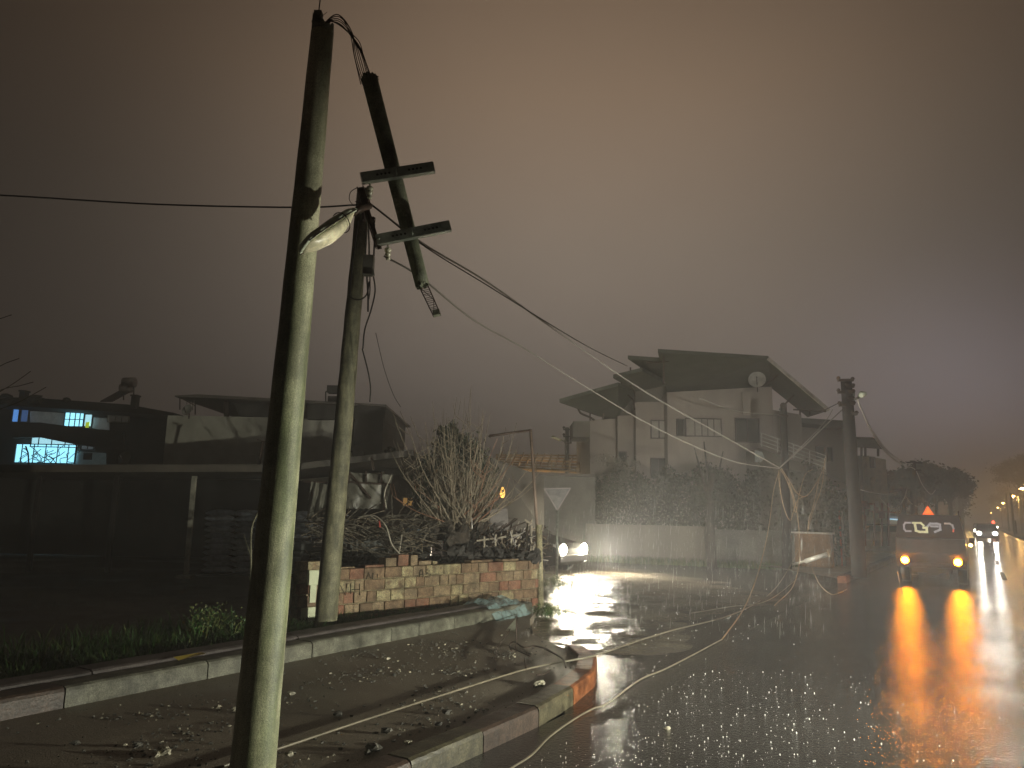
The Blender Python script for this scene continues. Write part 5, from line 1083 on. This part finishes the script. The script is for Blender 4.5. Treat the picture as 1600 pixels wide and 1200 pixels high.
for x in (1347, 1352, 1366, 1378, 1388): mb.bar(P(x, 853, 31), P(x, 786, 31), .06, .06)
mb.bar(P(1345, 797, 31), P(1400, 801, 31), .08, .06); mb.build('frame', mat('red_rust', (.20, .055, .03), .6), t)
mb = MB()
for x, y in ((1347, 782), (1355, 785), (1364, 792), (1374, 800)): mb.prism([P(x, y, 30.8), P(x+9, y+1, 30.8), P(x+9, y+10, 30.8), P(x, y+10, 30.8)], (0, .06, 0))
mb.build('crate', mat('crate_red', (.22, .075, .04), .6, var=.4, scale=12), t)
mb = MB()
for x, y in ((1352, 796), (1360, 789), (1368, 783)): mb.prism([P(x, y, 30.6), P(x+5, y, 30.6), P(x+5, y+9, 30.6), P(x, y+9, 30.6)], (0, .02, 0))
mb.build('card', mat('pale_card', (.45, .42, .38), .6), t)
vt = car('parked_van', 'pale parked estate car beneath the shop front', Vector((P(1372, 850, 33).x, 33, .0)), math.radians(82), mat('van_white', (.40, .36, .34), .35, coat=.3), lights='none', W=1.7, Ln=4.2, H=1.35)
vt.location.z = .11
for x, lab in ((1305, 'white thin stake at the right end of the orange lit wall'), (1314, 'thin orange red stake near the right utility pole'), (1318, 'white stake close to the right utility pole')):
    b_ = Vector((P(x, 850, 25).x, 25, .11)); mb = MB(); mb.tube([b_, T(0, 815 if x < 1310 else 800, b_)], .03, 6); mb.blob(T(0, 815 if x < 1310 else 800, b_), .04, jit=.1); one('garden_stake', mb, mat('stake_red', (.4, .08, .04), .5) if x == 1314 else cablew, lab, 'stake')

# ------------------------------------------------------------------ far poles, trees, street lamps down the main road
pine = mat('pine_leaf', (.028, .028, .015), .75, var=.4, scale=1.2)
def far_pole(px, ytop, Y, lab, r=.13):
    b = Vector((P(px, 830, Y).x, Y, .0)); t_ = thing('far_pole', lab, 'utility pole', b, 'poles along the main road'); tp_ = P(px-2, ytop, Y)
    MB().tube([b, tp_], [r, r*.75], 8).build('shaft', darkwood, t_); m_ = MB(); m_.bar(tp_+Vector((-.5, 0, -.1)), tp_+Vector((.5, 0, -.1)), .08, .08); m_.bar(tp_+Vector((-.4, 0, -.5)), tp_+Vector((.4, 0, -.5)), .08, .08); m_.build('crossarm', darkwood, t_)
far_pole(1428, 720, 40, 'dark far pole where the three pale cables meet', .2); far_pole(1464, 764, 58, 'paler far pole with a short arm beneath the umbrella pine', .12)
far_pole(1413, 762, 36, 'short dark post before the umbrella pine', .12)
def tree(cpx, cpy, Y, rad, n, lab, leafs=.17, flat=1, m_=pine, trunk=.25, name='umbrella_pine'):
    c = P(cpx, cpy, Y); b = Vector((c.x, Y, 0)); t_ = thing(name, lab, 'tree', b); m = MB(); cloud(m, c, rad, n, leafs, .3, clumps=46); m.build('crown', m_, t_)
    m = MB(); m.tube([b, b.lerp(c, .6), c], [trunk, trunk*.8, trunk*.5], 8)
    for k in range(5): a_ = k*1.3; m.tube([b.lerp(c, .62), c+Vector((math.cos(a_)*rad[0]*.5, math.sin(a_)*rad[1]*.5, 0))], [trunk*.4, trunk*.15], 5)
    m.build('trunk', bark, t_)
tree(1408, 762, 52, (2.0, 2.0, 1.4), 9000, 'dark rounded tree nearest the right utility pole'); tree(1445, 755, 66, (3.0, 2.5, 1.7), 12000, 'broad umbrella pine in the middle of the roadside row')
tree(1482, 757, 78, (2.6, 2.5, 1.9), 12000, 'umbrella pine at the right end of the roadside row'); tree(1500, 780, 110, (2.2, 2, 2.4), 2000, 'smaller tree by the amber lit lamp at the end of the row', m_=mat('pine_leaf2', (.05, .045, .02), .75))
tree(1590, 735, 170, (6.0, 5, 3.8), 12000, 'large dark pine at the right edge of the main road'); tree(1645, 775, 150, (8, 5, 7), 9000, 'dark tree cut off by the right edge'); tree(1578, 780, 230, (7, 5, 5), 6000, 'hazy tree behind the right hand street lamps')
lamp_o = mat('sodium_lamp', (1, .6, .2), .4, emit=(1, .50, .12), estr=150)
proto = None
for i, (x, y) in enumerate(((1597, 763), (1583, 775), (1567, 786), (1559, 793), (1549, 801), (1540, 806))):
    s_ = 6.35*1150/(52, 41, 30, 23, 15, 10)[i]*.86; base = ST(s_, 0); Y = P(x, y, 10); k = ray(x, y); sY = (ST(s_, 8.2)).y; top_ = P(x, y, sY); b = Vector((top_.x+.9, top_.y, 0))
    t_ = thing('street_lamp', ['nearest and brightest amber street lamp on the right', 'second amber street lamp from the right edge', 'third amber street lamp from the right edge', 'fourth amber street lamp from the right edge', 'fifth tiny amber street lamp towards the vanishing point', 'farthest tiny amber street lamp'][i], 'street lamp', b, 'street lamps along the right side of the road')
    mb = MB(); mb.tube(smooth([b, b+Vector((0, 0, top_.z*.8)), b+Vector((-.1, 0, top_.z)), top_+Vector((0, 0, .12))], 4), .09, 7); mb.build('post', steel, t_)
    mb = MB(); r_ = (.26, .22, .24, .24, .34, .30)[i]; mb.lathe(top_+Vector((0, 0, -.1)), [(.02, -.1), (r_, 0), (r_*.9, .1), (.03, .2)], (0, 0, 1), 10); mb.build('lamp_head', lamp_o, t_)
    if i < 3: point('street_lamp_light', top_+Vector((0, -.1, -.5)), 900, (1, .55, .18), .3)
x, y = 1507, 778; sY = ST(150, -4).y; top_ = P(x, y, sY); b = Vector((top_.x-.9, top_.y, 0)); t_ = thing('street_lamp', 'amber street lamp shining among the trees left of the road', 'street lamp', b)
mb = MB(); mb.tube([b, b+Vector((0, 0, top_.z)), top_], .09, 7); mb.build('post', steel, t_); MB().lathe(top_, [(.02, -.1), (.24, 0), (.2, .1), (.03, .2)], (0, 0, 1), 10).build('lamp_head', lamp_o, t_); point('street_lamp_light', top_+Vector((-.6, -1.5, -.8)), 700, (1, .6, .15), .3)
for px, Y_, lab in ((1585, 90, 'grey lamp post right of the oncoming car'), (1498, 95, 'pale trunk like post under the roadside trees'), (1507, 120, 'pale post beside the amber lamp in the trees'), (1577, 120, 'thin far post between the amber lamps')):
    b = Vector((P(px, 830, Y_).x, Y_, 0)); mb = MB(); mb.tube([b, T(0, 772, b)], .12, 7); mb.blob(T(0, 772, b), .16, jit=.1); one('roadside_post', mb, steel, lab, 'post')
t = thing('traffic_light', 'red traffic light hanging far down the main road', 'traffic light', ST(120, 3.8)); b = ST(120, 4.1); tp = P(1552, 816, b.y)
mb = MB(); mb.tube([b, Vector((b.x, b.y, tp.z+.3))], .08, 6); mb.build('post', darkwood, t); MB().lathe(tp, [(.02, -.04), (.2, 0), (.02, .05)], (0, 1, 0), 12).build('red_lamp', mat('red_signal', (1, .1, .05), .4, emit=(1, .06, .03), estr=12), t)
hm = MB()
for i in range(5000):
    s = random.uniform(50, 320); p = ST(s, 12.5+random.gauss(0, .8), 0); hm.leaf(Vector((p.x, p.y, random.uniform(0, 2.2+math.sin(s*.2)))), .25, 0, .5)
one('roadside_hedge', hm, pine, 'long dark hedge on the far right of the main road', 'hedge', kind='stuff')
hm = MB()
for i in range(5000):
    s = random.uniform(48, 260); p = ST(s, -9+random.gauss(0, .8), 0); hm.leaf(Vector((p.x, p.y, random.uniform(0, 2.6+math.sin(s*.3)))), .25, 0, .5)
one('roadside_hedge', hm, pine, 'dark hedge beneath the pines left of the main road', 'hedge', kind='stuff')
# falling rain: real drops
mb = MB()
for i in range(1200):
    Y_ = random.uniform(3.5, 22); p = P(random.uniform(820, 1300), random.uniform(800, 1000), Y_)
    if p.z < .05: continue
    l_ = random.uniform(.02, .05); r_ = .0008*(.3+Y_*.05); mb.tube([p, p+Vector((.003, 0, l_)), p+Vector((.006, 0, l_*2))], [r_*.3, r_, r_*.3], 3)
one('falling_rain', mb, MATS['water_drop'], 'fine falling raindrops caught in the headlights', 'rain', kind='stuff')
# ------------------------------------------------------------------ haze
m = bpy.data.materials.new('haze_air'); m.use_nodes = True; nt_ = m.node_tree; nt_.nodes.clear(); o_ = nt_.nodes.new('ShaderNodeOutputMaterial'); pv = nt_.nodes.new('ShaderNodeVolumePrincipled')
pv.inputs['Color'].default_value = (.98, .98, .98, 1); pv.inputs['Density'].default_value = .0068; pv.inputs['Anisotropy'].default_value = .35; nt_.links.new(pv.outputs[0], o_.inputs['Volume'])
mb = MB(); mb.box((90, 266, 14), (800, 610, 30.2)); o = mb.build('haze', m); tag(o, 'thin rainy haze filling the night air', 'haze', kind='stuff')
